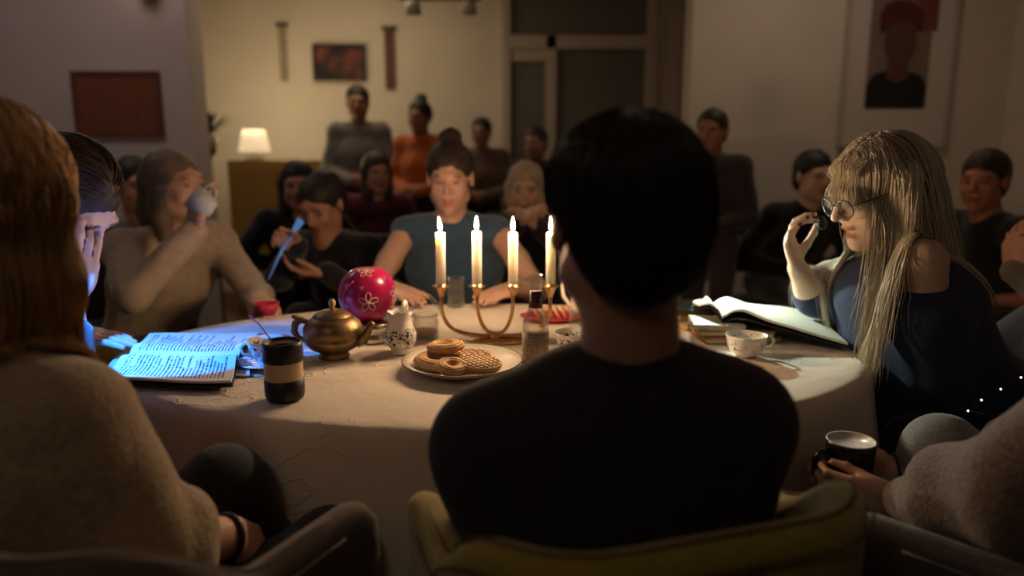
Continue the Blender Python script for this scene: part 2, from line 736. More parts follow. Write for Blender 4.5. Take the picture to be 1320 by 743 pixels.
class Person:
    def __init__(self, name, label, base, yaw, pelvis_z=0.52, lean=0.0, s=1.0, side_lean=0.0, head=(0, 0, 0), head_c=None,
                 sh=((0, 0, 0), (0, 0, 0)), seated=True, neck_fwd=0.03, trunk=0.5, shw=0.165):
        self.s = s
        self.f = Vector((math.cos(yaw), math.sin(yaw), 0))
        self.l = Vector((-math.sin(yaw), math.cos(yaw), 0))          # the person's left
        up = Vector((0, 0, 1))
        self.P = Vector((base[0], base[1], pelvis_z))
        sp = (up * math.cos(lean) + self.f * math.sin(lean) + self.l * side_lean).normalized()
        self.sp = sp
        self.C = self.P + sp * .30 * s
        self.N = self.P + sp * trunk * s
        self.S = {e: self.N - sp * .045 * s + self.l * e * shw * s + Vector(sh[0 if e < 0 else 1]) for e in (-1, 1)}   # -1 right, +1 left
        hc = Vector(head_c) if head_c is not None else self.N + sp * .155 * s + self.f * neck_fwd
        self.fr = head_frame(hc, yaw + head[0], head[1], head[2])
        self.root = thing(name, label, 'person', (base[0], base[1], 0))
        self.seated = seated
        self.skin = SDF()
        self.paints = []
        self.arms = {}

    def local(self, v):
        return self.P + self.f * v[0] + self.l * v[1] + Vector((0, 0, v[2]))

    def child(self, o):
        o.parent = self.root
        o.matrix_parent_inverse = self.root.matrix_basis.inverted()
        return o

    def head(self, skin, lip=None, brow=(.05, .035, .025), mouth=0.0, eyes_on=True, neck_r=.052, ears=True, hs=1.0):
        s = self.s * hs
        self.hs = s
        p = head_sdf(self.skin, self.fr, s, mouth, ears)
        self.hp = p
        self.skin.cap(p(0, -.02, -.05), self.N, neck_r * s, neck_r * 1.1 * s, .025)
        self.skin.cap(self.N - self.sp * .075 * s, self.C, .068 * s, .10 * s, .03, axis=self.l, flat=1.35)
        for e in (-1, 1):
            self.skin.cap(self.N - self.sp * .035 * s, self.S[e], .036 * s, .045 * s, .03)
        self.col = skin
        self.paints += face_paint(p, skin, lip or [x * y for x, y in zip(skin, (.75, .45, .45))], brow, s)
        self.eyes_on = eyes_on
        return p

    def arm(self, e, wrist, hint, d=None, n=None, curls=RELAX, thumb=(.75, .35, .5), l1=.29, l2=.25, r=(.046, .040, .030, .025), hand=True, hand_s=1.0, elbow=None):
        s = self.s
        el, wr = ik(self.S[e], wrist, l1 * s, l2 * s, hint)
        if elbow is not None:
            el, wr = Vector(elbow), Vector(wrist)
        self.skin.chain([self.S[e], self.S[e].lerp(el, .5), el], [r[0] * s, r[1] * 1.02 * s, r[1] * .9 * s], .02)
        self.skin.chain([el, el.lerp(wr, .35), wr], [r[1] * .9 * s, r[1] * .95 * s, r[3] * s], .02)
        self.arms[e] = (self.S[e], el, wr)
        tips = []
        if hand:
            d = d or (wr - el)
            n = n or -self.l * e
            side = 1 if e < 0 else -1
            tips = hand_sdf(self.skin, wr, d, n, side, curls, thumb, s=s * hand_s)
        return tips

    def legs(self, m, knees=None, feet=None, r=(.082, .062, .045), shoe=None, res=.012, name='trousers', cross=0.0):
        s = self.s
        S = SDF()
        S.ell(self.P + Vector((0, 0, .035)), (.17 * s, .14 * s, .115 * s), np.array(Matrix((self.l, self.f, Vector((0, 0, 1)))).transposed(), np.float32), .05)
        self.knees = {}
        for e in (-1, 1):
            hip = self.P + self.l * e * .085 * s
            i = 0 if e < 0 else 1
            if knees:
                kn = Vector(knees[i])
            elif self.seated:
                kn = hip + self.f * .42 * s + self.l * e * .03 + Vector((0, 0, .02))
            else:
                kn = hip + Vector((0, 0, -.42 * s)) + self.f * .02
            if feet:
                ft = Vector(feet[i])
            elif self.seated:
                ft = Vector((kn.x, kn.y, .08)) + self.f * .03
            else:
                ft = Vector((hip.x, hip.y, .09)) - self.f * .01
            S.chain([hip, kn, kn.lerp(ft, .35), ft], [r[0] * s, r[1] * s, r[1] * .88 * s, r[2] * s], .03)
            self.knees[e] = kn
            if shoe:
                H = SDF()
                H.cap(ft + Vector((0, 0, -.045)) - self.f * .03, ft + self.f * .15 + Vector((0, 0, -.053)), .034 * s, .026 * s, .02, axis=self.l, flat=1.3)
                self.child(sdf_obj('shoe', H, .014, shoe))
        o = self.child(sdf_obj(name, S, res, m, disp=.003, freq=45, seed=7))
        return o

    def top(self, m, res=.012, sleeve=1.0, grow_r=.013, name='sweater', disp=.004, seed=3, freq=38, bust=0.0, neck=True, belly=0.0, extra=None, arm_r=(.058, .052, .042), width=1.42, length=.045, shoulder=True):
        s = self.s
        S = SDF()
        P0 = self.P + self.sp * length
        S.cap(P0, self.C, (.115 + belly) * s, .118 * s, .04, axis=self.l, flat=width)
        S.cap(self.C, self.N - self.sp * .07 * s, .118 * s, .085 * s, .05, axis=self.l, flat=width)
        if shoulder:
            for e in (-1, 1):
                S.cap(self.N - self.sp * .045 * s, self.S[e], .062 * s, .058 * s, .05)
        if bust:
            for e in (-1, 1):
                S.ell(self.C + self.f * .085 * s + self.l * e * .07 * s + self.sp * .02, (.06 * s * bust,) * 3, None, .04)
        for e, (a, b, c) in self.arms.items():
            if sleeve <= 0:
                continue
            S.cap(a, a.lerp(b, min(1, sleeve * 2)), arm_r[0] * s, arm_r[1] * s, .04)
            if sleeve > .5:
                S.cap(b, b.lerp(c, (sleeve - .5) * 2), arm_r[1] * s, arm_r[2] * s, .02)
        if extra:
            extra(S)
        self.topS = S
        return self.child(sdf_obj(name, S, res, m, disp=disp, freq=freq, seed=seed))

    def finish_skin(self, res=.009, cut=None):
        o = self.child(sdf_obj('body', self.skin, res, SKIN, base=self.col, paints=self.paints))
        if self.eyes_on:
            M = self.fr[1]
            for e in (-1, 1):
                c = self.hp(e * .032, .0795, .0015)
                b = self.child(MB().ball(c, .0125 * self.hs).build('eye', EYEW))
                i = MB().ball(c + (M @ Vector((0, .0095, -.002))) * self.hs, .0056 * self.hs).build('iris', EYED)
                i.parent = b
        return o

    def hair_cap(self, color, style='short', res=.01, disp=.004, length=.25, m=None):
        """hair as a volume: short crop, bun, bob or long"""
        S = SDF()
        s = self.hs
        p = self.hp
        R = np.array(self.fr[1], np.float32)
        S.ell(p(0, -.024, .036), [.084 * s, .102 * s, .086 * s], R, .01)
        if style in ('short',):
            S.ell(p(0, -.055, -.025), [.074 * s, .062 * s, .075 * s], R, .03)
            S.ell(p(0, .105, -.035), [.085 * s, .08 * s, .083 * s], R, .012, 's')
        elif style == 'bun':
            S.ell(p(0, -.05, -.005), [.074 * s, .068 * s, .075 * s], R, .03)
            S.ell(p(0, -.06, .125), [.042 * s, .042 * s, .036 * s], R, .02)
            S.ell(p(0, .105, -.035), [.085 * s, .08 * s, .083 * s], R, .012, 's')
        else:
            c = p(0, -.03, 0)
            dn = Vector((0, 0, -1))
            for e in (-1, 1):
                a = p(e * .07, -.01, .0)
                S.chain([a, a + dn * length * .5 * s + self.l * e * .012, a + dn * length * s + self.l * e * .008 + self.f * .01], [.03 * s, .036 * s, .022 * s], .03)
            a = p(0, -.075, .0)
            S.chain([a, a + dn * length * .5 * s - self.f * .02, a + dn * length * s - self.f * .02], [.06 * s, .06 * s, .035 * s], .04)
            S.ell(p(0, .115, -.05), [.068 * s, .085 * s, .105 * s], R, .012, 's')
        self.hairS = S
        return self.child(sdf_obj('hair', S, res, m or HAIRS, disp=disp, freq=90, seed=5, base=color, stretch=(1, 1, .25)))



# ================================================================== THE SETTING
PLASTER = mat('plaster', (0.62, 0.54, 0.45), 0.9, var=0.05, vscale=3, bump=0.08, bscale=40)
PLASTER_L = mat('plaster_cool', (0.50, 0.43, 0.42), 0.9, var=0.05, vscale=3, bump=0.08, bscale=40)
PLASTER_B = mat('plaster_cream', (0.66, 0.575, 0.45), 0.9, var=0.05, vscale=3, bump=0.08, bscale=40)
FLOORM = mat('floor_wood', (0.10, 0.065, 0.045), 0.5, var=0.25, vscale=6, bump=0.1, bscale=30, stretch=(1, .1, 1))
TRIM = mat('trim_paint', (0.45, 0.36, 0.29), 0.5, var=0.04)


def struct(name, mb, m, parent=None, bevel=0.0):
    o = mb.build(name, m, parent, smooth=False, bevel=bevel)
    o['kind'] = 'structure'
    return o


X_L = W(245, 100, 4.2).x
X_R = W(890, 100, 4.6).x
X_RE = W(1306, 60, 4.6).x
H = 2.7
tag(struct('floor', MB().box((0, 2.4, -.05), (7.2, 8.2, .1)), FLOORM), 'dark brown wooden floor of the dim room')
tag(struct('ceiling', MB().box((0, 2.4, H + .05), (7.2, 8.2, .1)), PLASTER), 'plain plaster ceiling of the room')
tag(struct('wall_back', MB().box((0, 6.4, H / 2), (7.2, .2, H)), PLASTER_B), 'cream back wall behind the standing guests')
tag(struct('wall_left', MB().box(((X_L - 3.5) / 2, 4.3, H / 2), (X_L + 3.5, .2, H)), PLASTER_L), 'dim mauve grey wall carrying the brown notice board')
tag(struct('wall_right', MB().box(((X_R + X_RE) / 2, 4.7, H / 2), (X_RE - X_R, .2, H)), PLASTER), 'plain wall behind the portrait poster')
tag(struct('wall_side_right', MB().box((X_RE + .1, 1.7, H / 2), (.2, 6.2, H)), PLASTER), 'side wall at the far right of the room')
tag(struct('wall_side_left', MB().box((-3.55, 2.4, H / 2), (.1, 8.2, H)), PLASTER_L), 'side wall at the far left of the room')
struct('baseboard_left', MB().box(((X_L - 3.5) / 2, 4.19, .05), (X_L + 3.5, .02, .1)), TRIM)
struct('baseboard_right', MB().box(((X_R + X_RE) / 2, 4.59, .05), (X_RE - X_R, .02, .1)), TRIM)

# glazed door with side light and transom in the back wall
yb = 6.28
GLASSD = mat('dark_pane', (0.13, 0.12, 0.10), 0.45, spec=0.4)
dx0, dx1 = W(652, 40, yb).x, W(840, 40, yb).x
zt = [W(700, y, yb).z for y in (-22, 0, 46, 64, 80)]
door = thing('door_1', 'glazed door with side light and dark transom in the back wall', None, ((dx0 + dx1) / 2, yb, 0))
door['kind'] = 'structure'
ox = (dx0 + dx1) / 2


def dpart(name, x0, x1, z0, z1, d0, th, m):
    o = MB().box(((x0 + x1) / 2 - ox, d0, (z0 + z1) / 2), (x1 - x0, th, z1 - z0)).build(name, m, door, smooth=False, bevel=.006)
    return o


xm = W(711, 100, yb).x
dpart('frame_post', dx0 - .03, dx0 + .04, 0, 2.62, 0, .09, TRIM)
dpart('frame_post', dx1 - .04, dx1 + .05, 0, 2.62, 0, .09, TRIM)
dpart('mullion', xm - .05, xm + .04, 0, zt[2], 0, .09, TRIM)
dpart('transom_bar', dx0 + .04, dx1 - .04, zt[3], zt[2], 0, .09, TRIM)
dpart('head_bar', dx0 + .04, dx1 - .04, 2.56, 2.62, 0, .09, TRIM)
dpart('transom_pane', dx0 + .04, dx1 - .04, zt[2], 2.56, .01, .02, GLASSD)
dpart('side_pane', dx0 + .04, xm - .05, .9, zt[4], .01, .02, GLASSD)
dpart('side_panel', dx0 + .04, xm - .05, 0, .9, .0, .05, TRIM)
dpart('side_head', dx0 + .04, xm - .05, zt[4], zt[3], .0, .06, TRIM)
leaf = dpart('door_leaf', xm + .04, dx1 - .04, 0.0, .75, .0, .05, TRIM)
dpart('door_pane', xm + .04, dx1 - .04, .75, zt[3], .01, .02, GLASSD)
hb = MB().tube([(xm + .10 - ox, -.06, 1.0), (xm + .10 - ox, -.07, 1.0), (xm + .20 - ox, -.07, 1.0)], .01).build('door_handle', mat('door_steel', (.5, .5, .5), .3, metal=1), leaf)
# paler vertical casing beside the opening
struct('trim_1', MB().box((W(868, 100, 6.25).x, 6.27, H / 2), (.12, .06, H)), TRIM)

# notice board
nb0, nb1 = W(92, 92, 4.19), W(212, 176, 4.19)
nbw, nbh = nb1.x - nb0.x, nb0.z - nb1.z
nb = thing('notice_board', 'reddish brown cork notice board hanging on the mauve wall', 'notice board', ((nb0.x + nb1.x) / 2, 4.2, nb1.z))
CORK = mat('cork', (0.17, 0.055, 0.025), 0.9, var=0.2, vscale=60, bump=0.3, bscale=120)
BRW = mat('brown_frame', (0.12, 0.045, 0.025), 0.5)
MB().box((0, -.012, nbh / 2), (nbw - .03, .02, nbh - .03)).build('cork_panel', CORK, nb, smooth=False)
for (c, sz) in (((0, -.016, nbh - .01), (nbw, .03, .02)), ((0, -.016, .01), (nbw, .03, .02)), ((-nbw / 2 + .01, -.016, nbh / 2), (.02, .03, nbh - .04)), ((nbw / 2 - .01, -.016, nbh / 2), (.02, .03, nbh - .04))):
    MB().box(c, sz).build('frame_bar', BRW, nb, smooth=False)


def framed(name, label, px0, py0, px1, py1, Y, fm, parts, mat_w=0.0, cat='picture'):
    a, b = W(px0, py0, Y), W(px1, py1, Y)
    w, h = b.x - a.x, a.z - b.z
    t = thing(name, label, cat, ((a.x + b.x) / 2, Y + .005, b.z))
    for (c, sz) in (((0, -.016, h - .01), (w, .03, .02)), ((0, -.016, .01), (w, .03, .02)), ((-w / 2 + .01, -.016, h / 2), (.02, .03, h - .04)), ((w / 2 - .01, -.016, h / 2), (.02, .03, h - .04))):
        MB().box(c, sz).build('frame_bar', fm, t, smooth=False)
    return t, w, h


DKF = mat('dark_frame', (.03, .022, .02), .4)
t, w, h = framed('framed_picture', 'dark framed picture with reddish shapes on the cream back wall', 403, 57, 473, 104, 6.29, DKF, None)
m = mat('dark_painting', (.05, .02, .018), .6)
nt, N, L, B = nodes_of(m)
tc = N.new('ShaderNodeTexCoord')
vo = N.new('ShaderNodeTexNoise')
vo.inputs['Scale'].default_value = 6
cr = N.new('ShaderNodeValToRGB')
cr.color_ramp.elements[0].color = (.012, .008, .012, 1)
cr.color_ramp.elements[0].position = .42
cr.color_ramp.elements[1].color = (.22, .05, .03, 1)
cr.color_ramp.elements[1].position = .66
L.new(tc.outputs['Object'], vo.inputs['Vector'])
L.new(vo.outputs['Fac'], cr.inputs['Fac'])
L.new(cr.outputs['Color'], B.inputs['Base Color'])
MB().box((0, -.008, h / 2), (w - .03, .012, h - .03)).build('canvas', m, t, smooth=False)

# two narrow hangings either side of the picture
for px0, px1, py0, py1, c, lab in ((359, 372, 32, 104, (.30, .25, .17), 'narrow tan wall hanging beside the dark picture'), (495, 510, 36, 115, (.13, .06, .05), 'narrow dark maroon wall hanging beside the dark picture')):
    a, b = W(px0, py0, 6.29), W(px1, py1, 6.29)
    t = thing('wall_hanging', lab, 'hanging', ((a.x + b.x) / 2, 6.295, b.z))
    mm = mat('hanging_' + str(px0), c, .9, var=.2, vscale=25, bump=.3)
    MB().box((0, -.012, (a.z - b.z) / 2), (b.x - a.x, .008, a.z - b.z)).build('cloth', mm, t, smooth=False)
    MB().tube([(-(b.x - a.x) / 2 - .02, -.014, a.z - b.z), ((b.x - a.x) / 2 + .02, -.014, a.z - b.z)], .012).build('rod', DKF, t)

# portrait poster, a plain half figure, in a pale mount
a, b = W(1098, -48, 4.585), W(1216, 196, 4.585)
t, w, h = framed('portrait_poster', 'tall portrait poster of a half figure in dark clothes with red headwear', 1098, -70, 1216, 190, 4.585, mat('pale_frame', (.42, .37, .32), .6), None, cat='poster')
MB().box((0, -.008, h / 2), (w - .03, .012, h - .03)).build('mount', mat('poster_mount', (.55, .48, .42), .8), t, smooth=False)
k = w / 118.0                                   # metres per photo pixel on this poster


def pz(py):
    return W(1157, py, 4.57).z - t.location.z


def px_(px):
    return (px - 1157) * k


y0 = -.016
MB().box((px_(1157), y0, (pz(-40) + pz(140)) / 2), (66 * k, .004, pz(-40) - pz(140))).build('paper', mat('poster_paper', (.20, .135, .10), .7, var=.15, vscale=8), t, smooth=False)
MB().box((px_(1184), y0 - .002, (pz(-38) + pz(40)) / 2), (22 * k, .004, pz(-38) - pz(40))).build('red_field', mat('poster_red', (.17, .045, .035), .7, var=.15, vscale=8), t, smooth=False)


def flat_poly(name, pts, m, y):
    mb = MB()
    n = len(pts)
    mb.add([(px_(x), y, pz(yy)) for x, yy in pts] + [(px_(x), y + .003, pz(yy)) for x, yy in pts],
           [tuple(range(n)), tuple(range(2 * n - 1, n - 1, -1))] + [(i, i + n, (i + 1) % n + n, (i + 1) % n) for i in range(n)])
    return mb.build(name, m, t, smooth=False)


flat_poly('dark_coat', [(1125, 139), (1124, 112), (1130, 97), (1146, 90), (1166, 92), (1182, 97), (1189, 112), (1188, 139)], mat('poster_black', (.008, .007, .009), .7), y0 - .006)
flat_poly('neck', [(1144, 100), (1146, 76), (1166, 76), (1168, 100), (1156, 108)], mat('poster_skin', (.10, .045, .03), .7), y0 - .009)
flat_poly('face', [(1156 + 17 * math.cos(i * .4488), 52 + 32 * math.sin(i * .4488)) for i in range(14)], MATS['poster_skin'], y0 - .012)
flat_poly('headwear', [(1134, 42), (1132, 20), (1138, 6), (1152, 0), (1168, 4), (1178, 18), (1177, 42), (1166, 28), (1148, 27)], mat('poster_hat', (.09, .012, .014), .7), y0 - .015)

# ceiling lamps glimpsed at the upper edge
GLOWC = mat('lamp_glow_warm', (.9, .8, .6), .5, emit=(1, .74, .48), estr=1.2)
t = thing('wall_lamp', 'small warm wall lamp high on the mauve wall above the notice board', 'lamp', W(192, -14, 4.19))
MB().box((0, -.02, 0), (.08, .04, .12)).build('bracket', TRIM, t, smooth=False, bevel=.008)
MB().lathe([(.05, -.03), (.085, .09)], 20, (0, -.10, 0)).build('lamp_shade', GLOWC, t)
t = thing('ceiling_lamp', 'pale ceiling lamp with two spots on a rail above the back room', 'lamp', (W(568, 0, 5.0).x, 5.0, H))
dz = W(568, 8, 5.0).z - H
MB().tube([(0, 0, 0), (0, 0, dz + .05)], .012).build('stem', TRIM, t)
MB().tube([(-.26, 0, dz + .05), (.26, 0, dz + .05)], .018).build('rail', mat('rail_grey', (.25, .22, .18), .5), t)
for e in (-1, 1):
    MB().lathe([(.0, .07), (.045, .06), (.055, -.02)], 16, (e * .18, 0, dz - .03)).build('spot', mat('spot_pale', (.5, .45, .36), .5), t)

for x_, y_, r_, lab in ((-1.2, 5.2, .45, 'round lamp housing added above the standing guests'), (1.6, 3.7, .40, 'round lamp housing added in front of the portrait poster'),
                       (-2.1, 3.2, .40, 'round lamp housing added in front of the notice board'), (-.9, -.6, .30, 'round lamp housing added behind the blonde woman')):
    t = thing('ceiling_lamp', lab, 'lamp', (x_, y_, H))  # unseen housings added over the ceiling fill lights
    MB().lathe([(0, -.001), (r_ + .02, -.001), (r_ + .02, -.09), (r_ + .005, -.09), (r_ + .005, -.06), (0, -.06)], 40).build('housing', TRIM, t)

# low yellow cabinet with a glowing lamp and a pot plant at the back left
YEL = mat('yellow_cabinet', (.36, .22, .06), .6, var=.1)
cx0, cx1 = W(292, 205, 5.4).x, W(420, 205, 5.4).x
cz = W(360, 207, 5.3).z
cab = thing('cabinet', 'low ochre yellow cabinet against the cream back wall', 'cabinet', ((cx0 + cx1) / 2, 5.6, 0))
cw = cx1 - cx0
MB().box((0, 0, cz / 2), (cw, .4, cz)).build('body', YEL, cab, smooth=False, bevel=.008)
for e in (-1, 1):
    d_ = MB().box((e * cw * .245, -.208, cz / 2), (cw * .46, .016, cz - .1)).build('door', YEL, cab, smooth=False, bevel=.004)
    MB().ball((e * .05, -.225, cz * .6), .013).build('knob', DKF, d_)
lx = W(328, 190, 5.55).x
tl = thing('table_lamp', 'table lamp with a glowing cream shade on the ochre cabinet', 'lamp', (lx, 5.55, cz))
MB().lathe([(.0, 0), (.07, .0), (.07, .015), (.02, .03), (.018, .06), (.0, .065)], 20).build('base', mat('lamp_base', (.4, .36, .3), .4), tl)
MB().lathe([(.115, .06), (.08, .22)], 24).build('lamp_shade', mat('lamp_shade_glow', (.9, .8, .6), .6, emit=(1, .72, .42), estr=.75), tl)
lamp_light('table_lamp_light', 'POINT', (lx, 5.55, cz + .30), 9, (1, .80, .50), None, .06)
pt = thing('potted_plant', 'dark leafy pot plant standing on a stand by the corner of the mauve wall', 'plant', (W(268, 200, 4.9).x, 4.9, 0))
ph_ = W(268, 175, 4.9).z
MB().tube([(0, 0, 0), (0, 0, ph_ - .12)], .035, 10).build('stand', mat('stand_tan', (.30, .2, .1), .6), pt)
MB().lathe([(.0, ph_ - .12), (.05, ph_ - .12), (.07, ph_), (.06, ph_), (.0, ph_ - .01)], 18).build('pot', mat('tan_pot', (.40, .26, .11), .6), pt)
LEAF = mat('plant_leaf', (.045, .04, .015), .5, var=.3, vscale=30)
rnd = random.Random(4)
for i in range(26):
    a = rnd.random() * 6.28
    el_ = .5 + rnd.random() * .9
    ln = .10 + rnd.random() * .16
    d_ = Vector((math.cos(a) * math.cos(el_), math.sin(a) * math.cos(el_), math.sin(el_)))
    b0 = Vector((0, 0, ph_ - .01))
    sd = d_.cross(Vector((0, 0, 1))).normalized() * .02
    tip = b0 + d_ * ln + Vector((0, 0, -.05 * rnd.random()))
    mid = b0 + d_ * ln * .55
    MB().add([b0, mid + sd, tip, mid - sd, mid + Vector((0, 0, -.006))], [(0, 1, 4), (1, 2, 4), (2, 3, 4), (3, 0, 4)]).build('leaf', LEAF, pt)

# ================================================================== TABLE AND CLOTH
TZ = 0.74
TCX, TCY, TA, TB = -0.052, 1.70, 0.862, 0.528
LINEN = mat('linen_cloth', (0.72, 0.64, 0.55), 0.85, sheen=.15)
nt, N, L, B = nodes_of(LINEN)
tc = N.new('ShaderNodeTexCoord')
n1 = N.new('ShaderNodeTexNoise')
n1.inputs['Scale'].default_value = 7
n1.inputs['Detail'].default_value = 6
n1.inputs['Distortion'].default_value = 1.6
vr = N.new('ShaderNodeTexVoronoi')
vr.feature = 'DISTANCE_TO_EDGE'
vr.inputs['Scale'].default_value = 7.5
mixv = N.new('ShaderNodeVectorMath')
mixv.operation = 'MULTIPLY_ADD'
mixv.inputs[1].default_value = (.30, .30, .30)
L.new(tc.outputs['Object'], n1.inputs['Vector'])
L.new(n1.outputs['Color'], mixv.inputs[0])
L.new(tc.outputs['Object'], mixv.inputs[2])
L.new(mixv.outputs['Vector'], vr.inputs['Vector'])
mr = N.new('ShaderNodeMapRange')
mr.inputs['From Max'].default_value = .06
mr.inputs['To Min'].default_value = 1
mr.inputs['To Max'].default_value = 0
L.new(vr.outputs['Distance'], mr.inputs['Value'])
gate = N.new('ShaderNodeTexNoise')
gate.inputs['Scale'].default_value = 3.5
L.new(tc.outputs['Object'], gate.inputs['Vector'])
gm = N.new('ShaderNodeMapRange')
gm.inputs['From Min'].default_value = .48
gm.inputs['From Max'].default_value = .62
L.new(gate.outputs['Fac'], gm.inputs['Value'])
mu = N.new('ShaderNodeMath')
mu.operation = 'MULTIPLY'
L.new(mr.outputs['Result'], mu.inputs[0])
L.new(gm.outputs['Result'], mu.inputs[1])
fine = N.new('ShaderNodeTexNoise')
fine.inputs['Scale'].default_value = 26
fine.inputs['Detail'].default_value = 6
L.new(tc.outputs['Object'], fine.inputs['Vector'])
ad = N.new('ShaderNodeMath')
ad.operation = 'MULTIPLY_ADD'
ad.inputs[1].default_value = 1.0
L.new(fine.outputs['Fac'], ad.inputs[0])
L.new(mu.outputs['Value'], ad.inputs[2])
bp = N.new('ShaderNodeBump')
bp.inputs['Strength'].default_value = .42
bp.inputs['Distance'].default_value = .006
L.new(ad.outputs['Value'], bp.inputs['Height'])
L.new(bp.outputs['Normal'], B.inputs['Normal'])

TWOOD = mat('table_wood', (.12, .07, .04), .5, var=.2, vscale=8, stretch=(1, 8, 8))
tb = thing('dining_table', 'oval wooden dining table under the linen cloth', 'table', (TCX, TCY, 0))
MB().lathe([(0, TZ - .045), (.97, TZ - .045), (.985, TZ - .03), (.985, TZ - .012), (.97, TZ - .006), (0, TZ - .006)], 64, squash=(TA, TB)).build('table_top', TWOOD, tb)
for ex in (-1, 1):
    for ey in (-1, 1):
        MB().tube([(ex * .50, ey * .25, 0), (ex * .46, ey * .22, TZ - .045)], [.025, .035], 12).build('leg', TWOOD, tb)
MB().box((0, 0, TZ - .085), (.95, .44, .08)).build('apron', TWOOD, tb, smooth=False)

NT = 288
rings = []
rr = np.random.RandomState(2)
ph = rr.rand(8) * 6.28


def fold(th):
    return (.45 * math.sin(7 * th + ph[0]) + .35 * math.sin(11 * th + ph[1] + .6 * math.sin(2 * th)) + .25 * math.sin(17 * th + ph[2]) + .18 * math.sin(29 * th + ph[3]))




def thighs(base, yaw, z=.53):
    f_, l_ = Vector((math.cos(yaw), math.sin(yaw), 0)), Vector((-math.sin(yaw), math.cos(yaw), 0))
    out = []
    for e in (-1, 1):
        hip = Vector((base[0], base[1], z)) + l_ * e * .085
        out.append((hip, hip + f_ * .42 + l_ * e * .03 + Vector((0, 0, .02))))
    return out


LAPS = thighs((.12, .965), math.atan2(.98, -.16)) + thighs((-1.17, 1.62), 0.0)


def lap_height(x, y):
    """height of the cloth where it lies over a seated person's thigh"""
    best = 0.0
    for a, b in LAPS:
        d = (b - a).xy
        t_ = min(max((Vector((x, y)) - a.xy).dot(d) / d.length_squared, 0), 1)
        c = a.lerp(b, t_)
        r_ = .082 + (.062 - .082) * t_ + .010
        q_ = (Vector((x, y)) - c.xy).length
        best = max(best, c.z + math.sqrt(r_ * r_ - q_ * q_) if q_ < r_ * .8 else c.z + r_ * .6 - (q_ - r_ * .8) * 1.6)
    return best


vs, fs = [], []
prof = [(t_, 0) for t_ in (0.0001, .15, .3, .45, .6, .7, .8, .88, .94, .975)] + [(1.0, -.004), (1.012, -.016), (1.016, -.035), (1.02, -.07), (1.026, -.11), (1.034, -.16), (1.042, -.21), (1.05, -.255), (1.056, -.29)]
for i, (t_, dz) in enumerate(prof):
    for j in range(NT):
        th = 2 * math.pi * j / NT
        g = max(0, (-dz - .016) / .274)
        fo = fold(th) * .045 * g
        x, y = TA * t_ * math.cos(th), TB * t_ * math.sin(th)
        nx, ny = math.cos(th) / TA, math.sin(th) / TB
        nl = math.hypot(nx, ny)
        wob = 0.0
        if dz > -.01:
            wob = .0014 * (math.sin(x * 23 + 2 * math.sin(y * 9)) * math.sin(y * 31 + x * 4) + .5 * math.sin(x * 61 + y * 17)) * (1 if t_ < .97 else .3)
        X_, Y_, Z_ = x + nx / nl * fo, y + ny / nl * fo, TZ + wob + dz * (1 + (.06 * math.sin(3 * th + 1) if g > 0 else 0))
        if g > 0:
            ex_ = lap_height(X_ + TCX, Y_ + TCY) + .006 - Z_
            if ex_ > 0:
                X_, Y_ = X_ + nx / nl * ex_ * .3, Y_ + ny / nl * ex_ * .3
                Z_ = max(Z_, min(lap_height(X_ + TCX, Y_ + TCY) + .006, TZ - .05))
        vs.append((X_, Y_, Z_))
n_ = len(prof)
for i in range(n_ - 1):
    for j in range(NT):
        k = (j + 1) % NT
        fs.append((i * NT + j, i * NT + k, (i + 1) * NT + k, (i + 1) * NT + j)[::-1])
fs.append(tuple(range(NT)))
cl = MB().add(vs, fs).build('tablecloth', LINEN, loc=(TCX, TCY, 0))
tag(cl, 'creased off-white linen cloth draped over the oval table', 'tablecloth')

# ------------------------------------------------------------------ chairs
SEATF = {'olive': mat('olive_upholstery', (.33, .24, .035), .85, var=.12, vscale=60, bump=.35, bscale=500, sheen=.3),
         'brown': mat('brown_upholstery', (.115, .075, .06), .9, var=.18, vscale=90, bump=.35, bscale=500, sheen=.3),
         'dark': mat('dark_upholstery', (.09, .07, .075), .9, var=.2, vscale=120, bump=.35, bscale=500, sheen=.3)}
STITCH = {'olive': mat('olive_stitch', (.10, .065, .02), .8), 'brown': mat('brown_stitch', (.20, .14, .11), .8), 'dark': mat('dark_stitch', (.16, .13, .12), .8)}
LEGM = mat('black_leg', (.015, .013, .013), .4)


